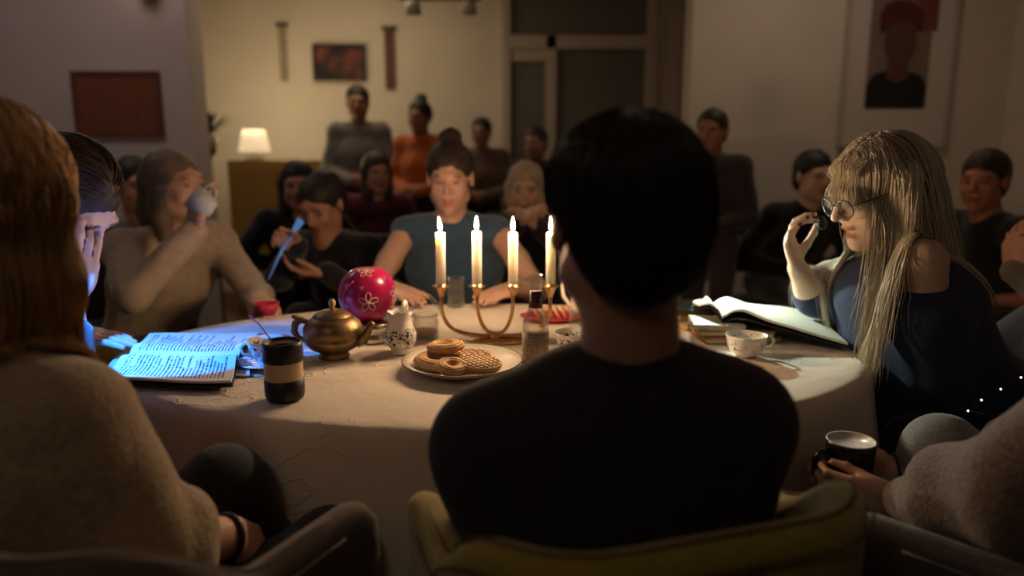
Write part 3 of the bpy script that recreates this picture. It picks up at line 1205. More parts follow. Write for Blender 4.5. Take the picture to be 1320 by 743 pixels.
def tub_chair(label, loc, facing, c, wid=.27, back=.82, arm=.70, dep=.25, front=.19, detail=True, rad=.14):
    t = thing('tub_chair', label, 'chair', (loc[0], loc[1], 0), facing - math.pi / 2, 'upholstered tub chairs around the table')
    path = []
    n = 9
    for i in range(8):
        path.append((-wid, front - (front + dep - rad) * i / 8))
    for i in range(n + 1):
        a = math.pi + (math.pi / 2) * i / n
        path.append((-wid + rad + rad * math.cos(a), -dep + rad + rad * math.sin(a)))
    half = list(path)
    m_ = 6
    full = half + [(-(wid - rad) + 2 * (wid - rad) * i / m_, -dep) for i in range(1, m_)] + [(-x, y) for x, y in reversed(half)]
    vs, fs = [], []
    secs = []
    stl = [[], []]
    tot = len(full)
    for i, (x, y) in enumerate(full):
        p0, p1 = full[max(i - 1, 0)], full[min(i + 1, tot - 1)]
        tx, ty = p1[0] - p0[0], p1[1] - p0[1]
        l_ = math.hypot(tx, ty)
        nx, ny = ty / l_, -tx / l_                      # outward
        if nx * x + ny * (y + .02) < 0:
            nx, ny = -nx, -ny
        u = (y + dep) / (front + dep)
        sm = min(max((u - .10) / .34, 0), 1)
        top = back + (arm - back) * (sm * sm * (3 - 2 * sm))
        if u > .93:
            top -= .04 * ((u - .93) / .07) ** 2
        th = .028
        fl = .028
        sec = [(-th, .36), (-th + .25 * fl, .5), (-th + fl * .7, top - .03), (-th * .72 + fl, top - .008), (fl, top), (th * .72 + fl, top - .008), (th + fl, top - .03), (th + .25 * fl, .5), (th * .8, .36)]
        for o_, z in sec:
            vs.append((x + nx * o_, y + ny * o_, z))
        stl[0].append((x + nx * (fl + .007), y + ny * (fl + .007), top + .0005))
        stl[1].append((x + nx * (fl + th + .001), y + ny * (fl + th + .001), top - .026))
    k = 9
    for i in range(tot - 1):
        for j in range(k):
            l_ = (j + 1) % k
            fs.append((i * k + j, i * k + l_, (i + 1) * k + l_, (i + 1) * k + j))
    fs.append(tuple(range(k))[::-1])
    fs.append(tuple((tot - 1) * k + j for j in range(k)))
    sh = MB().add(vs, fs).build('shell', SEATF[c], t)
    sh.modifiers.new('sub', 'SUBSURF').levels = 1
    sh.modifiers['sub'].render_levels = 1
    if detail:
        for s_ in stl:
            MB().tube(s_[3:-3], .0018, 5).build('stitching', STITCH[c], sh)
        for e in (-.006, .006):
            MB().tube([(e + .03, -dep - .030, .40), (e + .03, -dep - .038, .5), (e + .03, -dep - .0545, back - .03), (e + .03, -dep - .03, back + .001)], .0016, 5).build('stitching', STITCH[c], sh)
    q = []
    for i in range(40):
        a = 2 * math.pi * i / 40
        cs, sn = math.cos(a), math.sin(a)
        q.append((abs(cs) ** .55 * math.copysign(1, cs) * (wid - .03), abs(sn) ** .55 * math.copysign(1, sn) * .20 + .01))
    sv, sf = [], []
    for (sc, z) in ((.96, .36), (1, .38), (1, .43), (.97, .455), (.85, .465), (.02, .468)):
        sv += [(x * sc, y * sc, z) for x, y in q]
    for r_ in range(5):
        for i in range(40):
            j = (i + 1) % 40
            sf.append((r_ * 40 + i, r_ * 40 + j, (r_ + 1) * 40 + j, (r_ + 1) * 40 + i))
    sf.append(tuple(range(40))[::-1])
    MB().add(sv, sf).build('seat', SEATF[c], t)
    for ex in (-1, 1):
        for ey in (-1, 1):
            MB().tube([(ex * .17, ey * .15, .365), (ex * .22, ey * .2, 0)], [.016, .01], 10).build('leg', LEGM, t)
    return t


def ang(x, y):
    return math.atan2(y, x)


tub_chair('olive yellow upholstered tub chair under the man in black', (.125, .958), ang(-.30, .954), 'olive', back=.818, arm=.735, wid=.205, rad=.10, front=.13)
tub_chair('brown tub chair with stitched arm under the blonde woman', (-.538, .967), ang(.42, .91), 'brown', arm=.73, front=.16)
tub_chair('dark grey tub chair under the person holding the black mug', (.82, 1.06), ang(-.65, .76), 'dark', arm=.70, back=.80)
tub_chair('olive yellow tub chair under the woman hiding her mouth', (-1.20, 1.64), ang(1, .02), 'olive', detail=False)
tub_chair('dark tub chair under the woman with long grey hair', (1.22, 1.70), ang(-1, .05), 'dark', detail=False)

# ================================================================== THINGS ON THE TABLE
ZT = TZ + .0015
BRASS = mat('brass', (.80, .52, .26), .28, metal=1, var=.06, vscale=40)
WAX = mat('ivory_wax', (.90, .80, .66), .45, sss=1.0)
WAX.node_tree.nodes['Principled BSDF'].inputs['Subsurface Radius'].default_value = (.06, .045, .030)
FLAME = mat('candle_flame', (1, .8, .4), .5, emit=(1.0, .64, .34), estr=1350)
WICK = mat('wick', (.02, .015, .01), .9)
CHINA = mat('white_china', (.78, .74, .68), .22, coat=.4)


def thin_glass(name, tint, gloss=.9):
    m = mat(name, tint, .05)
    nt, N, L, B = nodes_of(m)
    tr = N.new('ShaderNodeBsdfTransparent')
    tr.inputs['Color'].default_value = (*tint, 1)
    gl = N.new('ShaderNodeBsdfGlossy')
    gl.inputs['Roughness'].default_value = .06
    lw = N.new('ShaderNodeLayerWeight')
    lw.inputs['Blend'].default_value = .35
    sc_ = N.new('ShaderNodeMath')
    sc_.operation = 'MULTIPLY_ADD'
    sc_.inputs[1].default_value = gloss * .7
    sc_.inputs[2].default_value = .05
    L.new(lw.outputs['Facing'], sc_.inputs[0])
    mx = N.new('ShaderNodeMixShader')
    L.new(sc_.outputs[0], mx.inputs[0])
    L.new(tr.outputs[0], mx.inputs[1])
    L.new(gl.outputs[0], mx.inputs[2])
    L.new(mx.outputs[0], N['Material Output'].inputs['Surface'])
    return m


GLASS = thin_glass('clear_glass', (.93, .94, .93), .85)
STEEL = mat('steel', (.62, .60, .57), .25, metal=1)


def blue_china(name, scale, z0, z1, thr=.56, base=(.80, .76, .70), ink=(.025, .04, .16), inner=None):
    """white glaze with a band of blue leafy painting between heights z0 and z1"""
    m = mat(name, base, .22, coat=.4)
    nt, N, L, B = nodes_of(m)
    tc = N.new('ShaderNodeTexCoord')
    n = N.new('ShaderNodeTexNoise')
    n.inputs['Scale'].default_value = scale
    n.inputs['Detail'].default_value = 2.5
    n.inputs['Distortion'].default_value = 1.8
    L.new(tc.outputs['Object'], n.inputs['Vector'])
    g = N.new('ShaderNodeMath')
    g.operation = 'GREATER_THAN'
    g.inputs[1].default_value = thr
    L.new(n.outputs['Fac'], g.inputs[0])
    sx = N.new('ShaderNodeSeparateXYZ')
    L.new(tc.outputs['Object'], sx.inputs[0])
    a = N.new('ShaderNodeMath'); a.operation = 'GREATER_THAN'; a.inputs[1].default_value = z0
    b = N.new('ShaderNodeMath'); b.operation = 'LESS_THAN'; b.inputs[1].default_value = z1
    L.new(sx.outputs['Z'], a.inputs[0]); L.new(sx.outputs['Z'], b.inputs[0])
    p = N.new('ShaderNodeMath'); p.operation = 'MULTIPLY'
    q = N.new('ShaderNodeMath'); q.operation = 'MULTIPLY'
    L.new(a.outputs[0], p.inputs[0]); L.new(b.outputs[0], p.inputs[1])
    L.new(p.outputs[0], q.inputs[0]); L.new(g.outputs[0], q.inputs[1])
    mx = N.new('ShaderNodeMix'); mx.data_type = 'RGBA'
    mx.inputs[6].default_value = (*base, 1)
    mx.inputs[7].default_value = (*ink, 1)
    L.new(q.outputs[0], mx.inputs[0])
    L.new(mx.outputs[2], B.inputs['Base Color'])
    return m


# --- candelabra, built in local metres (x along its row)
cb = WZ(641, 441, TZ)
cand = thing('candelabra', 'brass four-armed candelabra with nested U-shaped arms', 'candelabra', (cb.x, cb.y, ZT))
sc = 1.84 / F_PX                                   # metres per pixel at the candelabra


def cx(px):
    return (px - 641) * sc


cup_z = (441 - 384) * sc
MB().lathe([(0, 0), (.062, 0), (.064, .003), (.060, .006), (.03, .009), (0, .010)], 36, squash=(1.15, .62)).build('base', BRASS, cand)


def u_arm(x0, x1, zlow, r):
    pts = []
    w = (x1 - x0) / 2
    n = 26
    for i in range(n + 1):
        a = math.pi + math.pi * i / n
        c_, s_ = math.cos(a), math.sin(a)
        ex = .62 if w > .05 else .85
        pts.append(((x0 + x1) / 2 + w * abs(c_) ** ex * math.copysign(1, c_), 0, cup_z + (cup_z - zlow) * abs(s_) ** ex * math.copysign(1, s_)))
    return MB().tube(pts, r, 10)


u_arm(cx(571), cx(708), .014, .0048).build('outer_arm', BRASS, cand)
u_arm(cx(616), cx(661), .020, .0048).build('inner_arm', BRASS, cand)
MB().tube([(cx(638), 0, .004), (cx(638), 0, .02)], .012, 14).build('hub', BRASS, cand)
CUPX = [571, 616, 661, 708]
for px in CUPX:
    hd = MB().lathe([(.004, 0), (.006, .002), (.008, .010), (.0125, .022), (.0125, .024), (.021, .027), (.0215, .029), (.0135, .0285), (.0135, .034), (.0125, .034), (.0125, .026), (0, .026)], 28, (cx(px), 0, cup_z)).build('candle_cup', BRASS, cand)
for i, (px, top, hgt) in enumerate(((570, 310, .131), (615, 309, .133), (663.5, 309, .131), (708, 309, .131))):
    t = thing('candle', ['lit ivory candle on the outer arm nearest the milk jug', 'lit ivory candle on the inner arm before the blue top', 'lit ivory candle on the inner arm beside the glass bottle', 'lit ivory candle on the outer arm beside the man in black'][i], 'candle', (cb.x + cx(CUPX[i]), cb.y, ZT + cup_z + .027), 0, 'lit candles in the candelabra')
    ln = [(-.0, 0), (.001, 0), (.0015, 0), (-.001, 0)][i][0]
    MB().lathe([(0, 0), (.0115, 0), (.0122, .004), (.0118, hgt * .5), (.0116, hgt - .004), (.0105, hgt), (.005, hgt - .002), (0, hgt - .003)], 24).build('wax', WAX, t)
    MB().tube([(0, 0, hgt - .004), (.0003, 0, hgt + .004), (.0012, 0, hgt + .008)], .0009, 6).build('wick', WICK, t)
    tl_ = (-.002, .0, .0, -.001)[i]
    fl = MB()
    prof = [(.0006, .002), (.0030, .006), (.0046, .012), (.0045, .017), (.0034, .024), (.0018, .031), (.0002, .037)]
    fl.lathe(prof, 12, (0, 0, hgt))
    fl.v = [(x + tl_ * max(0, (z - hgt - .01) / .02), y, z) for x, y, z in fl.v]
    fl.build('flame', FLAME, t)

# --- plate with biscuits
pc = WZ(596, 477, TZ)
pl = thing('plate', 'white plate with a brown rim holding ring biscuits and lattice tarts', 'plate', (pc.x, pc.y, ZT))
PR = .128
MB().lathe([(0, .004), (.06, .004), (.075, 0), (.08, 0), (.085, .005), (.11, .013), (PR, .021), (PR, .0235), (.11, .017), (.085, .009), (.07, .007), (0, .007)], 56).build('dish', CHINA, pl)
MB().tube([(PR * math.cos(a * 2 * math.pi / 56), PR * math.sin(a * 2 * math.pi / 56), .0226) for a in range(56)], .0016, 6, closed=True).build('rim', mat('brown_rim', (.22, .11, .05), .35), pl)
BISC = mat('biscuit', (.66, .41, .20), .75, var=.15, vscale=60, bump=.25, bscale=200)
BISCD = mat('biscuit_edge', (.42, .22, .09), .8, var=.15, vscale=60)
JAM = mat('red_jam', (.15, .025, .03), .5)


def ring_biscuit(label, loc, R, r, tilt=(0, 0, 0)):
    t = thing('ring_biscuit', label, 'biscuit', loc)
    t.rotation_euler = tilt
    vs, fs = [], []
    nu, nv = 48, 28
    for i in range(nu):
        u = 2 * math.pi * i / nu
        for j in range(nv):
            v = 2 * math.pi * j / nv
            rr_ = r * (1 + .10 * math.cos(9 * (v + .12 * math.sin(2 * u))))
            vs.append(((R + rr_ * 1.15 * math.cos(v)) * math.cos(u), (R + rr_ * 1.15 * math.cos(v)) * math.sin(u), r * .72 + rr_ * .75 * math.sin(v)))
    for i in range(nu):
        for j in range(nv):
            k, l_ = (i + 1) % nu, (j + 1) % nv
            fs.append((i * nv + j, k * nv + j, k * nv + l_, i * nv + l_))
    MB().add(vs, fs).build('ring', BISC, t)
    # piped grooves
    for q in (0.6, 1.1, 1.6, 2.1, 2.6):
        MB().tube([((R + r * 1.13 * math.cos(q)) * math.cos(a * .1309), (R + r * 1.13 * math.cos(q)) * math.sin(a * .1309), r * .72 + r * .735 * math.sin(q)) for a in range(48)], .0008, 5, closed=True).build('groove', BISCD, t)
    return t


def lattice_tart(label, loc, R, rot, tilt=(0, 0)):
    t = thing('lattice_tart', label, 'biscuit', loc)
    t.rotation_euler = (tilt[0], tilt[1], rot)
    mb = MB().lathe([(0, 0), (R * .94, 0), (R, .006), (R, .011), (R * .95, .013), (0, .0135)], 40)
    mb.build('crust', BISC, t)
    for d in (0, 1):
        for i in range(-3, 4):
            o = i * R * .25
            ln = math.sqrt(max((R * .92) ** 2 - o * o, 0))
            if ln < .008:
                continue
            mb = MB()
            pts = [(o, -ln, .0132), (o, ln, .0132)] if d == 0 else [(-ln, o, .0133), (ln, o, .0133)]
            mb.tube(pts, R * .035, 6, flat=.5).build('lattice_strip', JAM, t, smooth=True)
    return t


s_p = 1.70 / F_PX


def on_plate(px, py, z):
    q = WZ(px, py, ZT + z)
    return (q.x, q.y, ZT + z)


ring_biscuit('large piped ring biscuit leaning at the rim of the plate', on_plate(561, 472, .011), .028, .015, (.10, .05, .2))
ring_biscuit('piped ring biscuit lying behind the tarts on the plate', on_plate(575, 452, .0345), .026, .013, (-.06, -.04, .8))
ring_biscuit('smaller piped ring biscuit resting on top against the lattice tarts', on_plate(583, 478, .021), .021, .012, (.16, .10, 0))
lattice_tart('jam lattice tart lying flat on the plate', on_plate(604, 465, .010), .052, .5)
lattice_tart('jam lattice tart resting on top of the other tart', on_plate(617, 473, .022), .047, .75, (.10, .03))

# --- clear bottle
bc = WZ(690, 479, TZ)
bt = thing('glass_bottle', 'small clear glass bottle with a printed label and maroon neck band', 'bottle', (bc.x, bc.y, ZT))
bh = .208
MB().lathe([(0, .004), (.022, 0), (.0265, .003), (.028, .01), (.028, .095), (.026, .110), (.018, .128), (.0128, .142), (.0122, .185), (.0142, .187), (.0142, .206), (.0118, bh), (.0098, .206), (.0095, .15), (.0155, .127), (.0235, .108), (.0255, .095), (.0255, .012), (.02, .008), (0, .011)], 40).build('glass_body', GLASS, bt)
m = mat('bottle_label', (.50, .40, .28), .6)
nt, N, L, B = nodes_of(m)
tc = N.new('ShaderNodeTexCoord')
mp = N.new('ShaderNodeMapping'); mp.inputs['Scale'].default_value = (500, 500, 160)
wv = N.new('ShaderNodeTexNoise'); wv.inputs['Scale'].default_value = 1.0; wv.inputs['Detail'].default_value = 1
ln_ = N.new('ShaderNodeTexWave'); ln_.bands_direction = 'Z'; ln_.inputs['Scale'].default_value = 62; ln_.inputs['Distortion'].default_value = 0
L.new(tc.outputs['Object'], mp.inputs['Vector']); L.new(mp.outputs['Vector'], wv.inputs['Vector']); L.new(tc.outputs['Object'], ln_.inputs['Vector'])
g1 = N.new('ShaderNodeMath'); g1.operation = 'GREATER_THAN'; g1.inputs[1].default_value = .47; L.new(wv.outputs['Fac'], g1.inputs[0])
g2 = N.new('ShaderNodeMath'); g2.operation = 'GREATER_THAN'; g2.inputs[1].default_value = .55; L.new(ln_.outputs['Fac'], g2.inputs[0])
g3 = N.new('ShaderNodeMath'); g3.operation = 'MULTIPLY'; L.new(g1.outputs[0], g3.inputs[0]); L.new(g2.outputs[0], g3.inputs[1])
mx = N.new('ShaderNodeMix'); mx.data_type = 'RGBA'; mx.inputs[6].default_value = (.52, .42, .29, 1); mx.inputs[7].default_value = (.17, .10, .06, 1)
L.new(g3.outputs[0], mx.inputs[0]); L.new(mx.outputs[2], B.inputs['Base Color'])
MB().lathe([(.0284, .016), (.0284, .088)], 40).build('label', m, bt)
MB().lathe([(.0150, .138), (.0126, .150), (.0126, .172)], 30).build('neck_band', mat('maroon_band', (.10, .015, .02), .45), bt)
barc = MB()
for i in range(9):
    a0 = -1.05 + i * .03
    barc.box((.0287 * math.cos(a0), .0287 * math.sin(a0), .030), (.0006, .0005 + .0003 * (i % 3), .018), Matrix.Rotation(a0, 3, 'Z'))
barc.build('printed_bars', mat('print_black', (.02, .02, .02), .6), bt, smooth=False)

# --- insulated tumbler in the foreground
tc0 = WZ(368, 516, TZ)
tm = thing('tumbler', 'black and cream banded ceramic tumbler near the table edge', 'cup', (tc0.x, tc0.y, ZT))
BLK = mat('black_rubber', (.012, .011, .012), .45)
MB().lathe([(0, .004), (.030, .004), (.034, .008), (.0352, .03), (.0352, .086), (.0345, .108), (.0325, .110), (.031, .105), (.031, .012), (0, .010)], 44).build('cup_body', mat('cream_glaze', (.62, .48, .33), .35), tm)
MB().lathe([(0, 0), (.028, 0), (.0335, .004), (.0362, .012), (.0365, .042), (.0354, .0425)], 44).build('base_sleeve', BLK, tm)
MB().lathe([(.0354, .0755), (.0368, .077), (.0362, .104), (.0355, .1115), (.033, .113), (.0315, .110), (.0312, .10)], 44).build('rim_sleeve', BLK, tm)
MB().tube([(.0352, .004, .082), (.040, .004, .083), (.0395, .004, .074), (.0352, .004, .070)], .0012, 6).build('tab', mat('tab_cream', (.6, .5, .38), .5), tm)

# --- patterned tea cup on its saucer, with a thin straw
c0 = WZ(347, 473, TZ)
sa = thing('saucer', 'blue and white saucer under the tea cup by the lit booklet', 'saucer', (c0.x, c0.y, ZT))
BC1 = blue_china('blue_china_cup', 75, .012, .045, .53)
MB().lathe([(0, .003), (.03, 0), (.034, .0), (.04, .004), (.066, .013), (.0665, .0145), (.04, .008), (.03, .005), (0, .005)], 44).build('dish', blue_china('blue_china_saucer', 60, .004, .012, .56), sa)
cu = thing('tea_cup', 'blue and white tea cup standing on the saucer by the lit booklet', 'cup', (c0.x + .004, c0.y - .002, ZT + .006))
cup_prof = [(0, .002), (.022, 0), (.024, .004), (.030, .012), (.040, .028), (.0455, .048), (.0470, .055), (.0455, .055), (.038, .028), (.028, .014), (0, .008)]
MB().lathe(cup_prof, 44).build('bowl', BC1, cu)
hpts = [(-.042, 0, .044), (-.055, 0, .046), (-.063, 0, .036), (-.058, 0, .022), (-.038, 0, .016)]
MB().tube(hpts, .0035, 8).build('handle', CHINA, cu)
MB().lathe([(0, .036), (.0405, .036)], 30).build('tea', mat('milky_tea', (.42, .25, .12), .15), cu)
st = MB()
p0 = W(321, 407, c0.y + .03) - Vector((c0.x, c0.y, ZT))
st.tube([p0, p0 * .6 + Vector((.0, 0, .05)) * .4 + Vector((.006, 0, .006)), Vector((.012, .005, .048)), Vector((.022, -.01, .018))], .0014, 8)
so = st.build('drinking_straw', mat('purple_straw', (.22, .04, .12), .4), loc=(c0.x, c0.y, ZT))
tag(so, 'thin purple straw leaning out of the blue and white tea cup', 'straw')

# --- brass teapot
q0 = WZ(431, 461, TZ)
tp = thing('teapot', 'hammered old brass teapot with a domed lid and wooden knob', 'teapot', (q0.x, q0.y, ZT))
BRONZE = mat('aged_bronze', (.25, .165, .088), .40, metal=.85, var=.25, vscale=35, bump=.25, bscale=120)
MB().lathe([(0, 0), (.034, 0), (.036, .004), (.030, .010), (.034, .014), (.052, .024), (.064, .037), (.0665, .043), (.0665, .046), (.064, .049), (.066, .058), (.0655, .070), (.058, .084), (.046, .092), (.042, .094), (.0, .094)], 48).build('body', BRONZE, tp)
lid = MB().lathe([(0, .112), (.012, .111), (.028, .106), (.041, .098), (.044, .094), (.042, .092), (0, .092)], 40).build('lid', BRONZE, tp)
MB().lathe([(0, .134), (.005, .133), (.0085, .127), (.008, .120), (.005, .116), (.006, .111), (0, .111)], 20).build('knob', mat('pale_wood', (.42, .27, .14), .5), lid)
spts = [(.055, -.01, .040), (.070, -.014, .046), (.080, -.016, .062), (.086, -.018, .076), (.094, -.019, .084)]
MB().tube(spts, [.016, .013, .0095, .0075, .0065], 14).build('spout', BRONZE, tp)
h1 = [(-.056, 0, .080), (-.070, 0, .086), (-.084, .0, .078), (-.088, 0, .060), (-.080, 0, .044), (-.064, 0, .038)]
MB().tube(h1, [.006, .008, .0085, .008, .007, .006], 12).build('handle', mat('dark_wood_handle', (.20, .10, .045), .4), tp)
MB().tube([(-.070, 0, .084), (-.084, 0, .092), (-.092, 0, .094)], [.007, .006, .003], 10).build('thumb_rest', MATS['dark_wood_handle'], tp)

# --- steel warmer with the round pink pot on it
q1 = WZ(480, 437, TZ)
wm = thing('tea_warmer', 'round stainless steel tea warmer under the pink pot', 'tea warmer', (q1.x, q1.y, ZT))
MB().lathe([(0, 0), (.060, 0), (.062, .003), (.062, .018), (.058, .020), (.058, .026), (.062, .028), (.062, .045), (.055, .048), (.03, .048), (0, .046)], 48).build('drum', STEEL, wm)
PINKR = .071
pk_z = .048 + PINKR * .90
pk = thing('pink_pot', 'round magenta pot decorated with white outline flowers', 'pot', (q1.x - .008, q1.y, ZT + .048))
PINK = mat('magenta_lacquer', (.48, .006, .11), .30, var=.18, vscale=25, bump=.12, bscale=60, coat=.5)
prof = []
for i in range(25):
    a = -math.pi / 2 + math.pi * i / 24
    zz = max(min(math.sin(a), .91), -.90)
    prof.append((PINKR * math.sqrt(max(1 - zz * zz, 0)) if abs(math.sin(a)) < .91 else PINKR * math.cos(a) * .98, PINKR * (zz + .90)))
MB().lathe(prof, 48).build('globe', PINK, pk)
cz_ = PINKR * .90
WHT = mat('white_relief', (.85, .68, .62), .5)
BLUEF = mat('pale_blue_relief', (.45, .45, .85), .4)


def on_ball(az, el, r=PINKR + .0006):
    return Vector((r * math.cos(el) * math.sin(az), -r * math.cos(el) * math.cos(az), cz_ + r * math.sin(el)))


def flower(az0, el0, size, m, rr_=.0011):
    t0 = on_ball(az0, el0)
    nrm = (t0 - Vector((0, 0, cz_))).normalized()
    u = Vector((0, 0, 1)).cross(nrm)
    u = u.normalized() if u.length > .05 else Vector((1, 0, 0))
    v = nrm.cross(u)
    for i in range(5):
        a = math.pi / 2 + i * 2 * math.pi / 5
        pts = []
        for j in range(14):
            b = 2 * math.pi * j / 14
            r1 = size * (.55 + .42 * math.cos(b))
            r2 = size * .24 * math.sin(b)
            q = t0 + u * (r1 * math.cos(a) - r2 * math.sin(a)) + v * (r1 * math.sin(a) + r2 * math.cos(a))
            dq = (q - Vector((0, 0, cz_)))
            q = Vector((0, 0, cz_)) + dq.normalized() * (PINKR + .0008)
            if q.z > cz_ + PINKR * .91:
                q.z = cz_ + PINKR * .91
            pts.append(q)
        MB().tube(pts, rr_, 6, closed=True).build('petal', m, pk)
    MB().ball(t0, size * .14).build('flower_centre', m, pk)


flower(.22, -.10, .026, WHT)
flower(1.35, .05, .022, WHT)
flower(.15, 1.05, .020, WHT)
for az, el in ((-.62, .42), (-.62, -.28), (-1.02, -.12)):
    flower(az, el, .007, BLUEF, .0012)
MB().tube([on_ball(-.28 - .42 * math.sin(.2 + i * .155) , .62 - i * .075, PINKR + .0025) for i in range(17)], .0016, 8).build('scroll', mat('rose_relief', (.75, .10, .22), .4), pk)

# --- milk jug
q2 = WZ(517, 456, TZ)
jg = thing('milk_jug', 'white milk jug with blue leaf painting', 'jug', (q2.x, q2.y, ZT))
BC2 = blue_china('blue_china_jug', 80, .012, .062, .555)
mb = MB().lathe([(0, .003), (.021, 0), (.024, .003), (.022, .010), (.032, .022), (.0375, .036), (.036, .050), (.029, .064), (.0245, .076), (.025, .088), (.029, .098), (.0275, .098), (.0235, .088), (.023, .076), (.027, .064), (.034, .048), (.034, .034), (.02, .012), (0, .010)], 44)
out = []
for x, y, z in mb.v:
    if z > .084:
        a = math.atan2(y, x)
        wv_ = (z - .084) / .014
        lip = max(0, math.cos(a + .9)) ** 4
        out.append((x * (1 + .12 * lip * wv_), y * (1 + .12 * lip * wv_), z + .002 * math.sin(7 * a) * wv_ + .003 * lip * wv_))
    else:
        out.append((x, y, z))
mb.v = out
mb.build('body', BC2, jg)
MB().tube([(.000, .022, .092), (.004, .030, .106), (.006, .038, .112), (.008, .047, .104), (.008, .050, .085), (.006, .046, .060), (.004, .034, .045)], [.004, .0055, .006, .005, .0045, .004, .004], 10).build('handle', CHINA, jg)

# --- clasp jar beside the jug, tumbler behind the candles
q3 = WZ(549, 436, TZ)
jr = thing('preserving_jar', 'squat clear glass jar with a wire clasp behind the plate', 'jar', (q3.x, q3.y, ZT))
MB().lathe([(0, .003), (.030, 0), (.033, .004), (.033, .042), (.029, .050), (.030, .054), (.032, .056), (.032, .060), (.029, .061), (.029, .052), (.0305, .042), (.0305, .008), (0, .007)], 40).build('glass_body', GLASS, jr)
MB().lathe([(0, .012), (.029, .012), (.029, .020), (0, .022)], 30).build('contents', mat('sugar', (.55, .35, .22), .7, bump=.5, bscale=400), jr)
lid = MB().lathe([(.033, .001), (.034, .004), (.031, .009), (0, .012), (0, .009), (.029, .006)], 40).build('lid', GLASS, jr, loc=(.022, .012, .078))
lid.rotation_euler = (0, 1.0, .3)
MB().tube([(-.030, .0, .050), (-.036, 0, .056), (-.036, .01, .066), (-.028, .02, .07)], .0011, 6).build('wire_clasp', STEEL, jr)
q4 = WZ(588, 396, TZ)
tg = thing('water_glass', 'straight drinking glass behind the candles', 'glass', (q4.x, q4.y, ZT))
MB().lathe([(0, .002), (.024, 0), (.027, .003), (.0285, .09), (.027, .09), (.0255, .008), (0, .007)], 36).build('glass_body', GLASS, tg)
MB().lathe([(0, .0075), (.0252, .009), (.0256, .022), (0, .022)], 30).build('water', thin_glass('water', (.92, .95, .95), .3), tg)

# --- red plate with sliced biscuits
q5 = WZ(710, 414, TZ)
rp = thing('red_plate', 'oblong red plate with overlapping biscuit slices', 'plate', (q5.x, q5.y, ZT))
RED = mat('red_glaze', (.50, .02, .06), .3, coat=.4)
MB().lathe([(0, .004), (.055, 0), (.06, .0), (.085, .014), (.085, .0165), (.058, .006), (0, .007)], 44, squash=(1.0, .62)).build('dish', RED, rp)
for i in range(6):
    t = thing('biscuit_slice', 'round pinkish biscuit slice standing in the row on the red plate', 'biscuit', (q5.x - .04 + i * .019, q5.y - .006 * (i % 2), ZT + .024), 0, 'biscuit slices on the red plate')
    t.rotation_euler = (.25, 1.02, .15)
    MB().lathe([(0, -.003), (.020, -.003), (.022, 0), (.020, .003), (0, .003)], 20).build('slice', mat('pink_biscuit', (.66, .34, .22), .7, var=.1, vscale=50), t)

# --- small jar, cup, white pot behind the man
q6 = WZ(744, 432, TZ)
sj = thing('small_jar', 'small clear glass jar beside the red plate', 'jar', (q6.x, q6.y, ZT))
MB().lathe([(0, .003), (.020, 0), (.022, .003), (.022, .040), (.017, .047), (.019, .050), (.019, .060), (.017, .060), (.0155, .047), (.020, .040), (.020, .007), (0, .006)], 32).build('glass_body', GLASS, sj)
q7 = WZ(741, 459, TZ)
c2 = thing('tea_cup', 'blue and white tea cup standing between bottle and man', 'cup', (q7.x, q7.y, ZT))
MB().lathe(cup_prof, 44).build('bowl', BC1, c2)
MB().tube([(-x, y, z) for x, y, z in hpts], .0035, 8).build('handle', CHINA, c2)
q8 = WZ(757, 409, TZ)
wp = thing('white_pot', 'tall white china pot with an arched handle behind the red plate', 'pot', (q8.x, q8.y, ZT))
MB().lathe([(0, 0), (.036, 0), (.040, .006), (.047, .035), (.046, .07), (.036, .10), (.030, .112), (.033, .12), (.030, .12), (.027, .112), (0, .10)], 40).build('body', CHINA, wp)
MB().tube([(-.036, 0, .104), (-.056, 0, .108), (-.070, 0, .090), (-.068, 0, .060), (-.052, 0, .036), (-.044, 0, .030)], [.005, .006, .006, .006, .005, .004], 10).build('handle', CHINA, wp)
MB().tube([(.042, 0, .04), (.062, 0, .06), (.074, 0, .10)], [.012, .009, .006], 12).build('spout', CHINA, wp)

# --- tea cup in front of the books
q9 = WZ(961, 460, TZ)
c3 = thing('tea_cup', 'white tea cup with small dark painting in front of the book stack', 'cup', (q9.x, q9.y, ZT))
MB().lathe([(0, .002), (.022, 0), (.024, .004), (.033, .010), (.041, .024), (.0445, .044), (.046, .050), (.0445, .050), (.039, .024), (.03, .013), (0, .008)], 44).build('bowl', blue_china('dark_flower_cup', 70, .018, .042, .60, ink=(.08, .07, .05)), c3)
MB().tube([(-x, y, z) for x, y, z in hpts], .0035, 8).build('handle', CHINA, c3)

# --- books
PAPER = mat('page_edges', (.60, .42, .24), .85, var=.15, vscale=15, bump=.3, bscale=300, stretch=(.2, .2, 8))


def book(label, c, size, rz, cover, z, page=None):
    """closed book lying flat: c centre, size (x, y, thickness)"""
    t = thing('book', label, 'book', (c[0], c[1], z), rz, 'books stacked at the end of the table')
    w_, d_, h_ = size
    cm = mat('cover_%s' % '_'.join('%02d' % int(x * 99) for x in cover), cover, .55, var=.08)
    MB().box((.002, 0, h_ / 2), (w_ - .008, d_ - .008, h_ - .006)).build('pages', page or PAPER, t, smooth=False)
    MB().box((0, 0, .0015), (w_, d_, .003)).build('back_cover', cm, t, smooth=False, bevel=.0008)
    MB().box((0, 0, h_ - .0015), (w_, d_, .003)).build('front_cover', cm, t, smooth=False, bevel=.0008)
    MB().box((0, d_ / 2 - .0015, h_ / 2), (w_, .003, h_ - .006)).build('spine', cm, t, smooth=False)
    return t


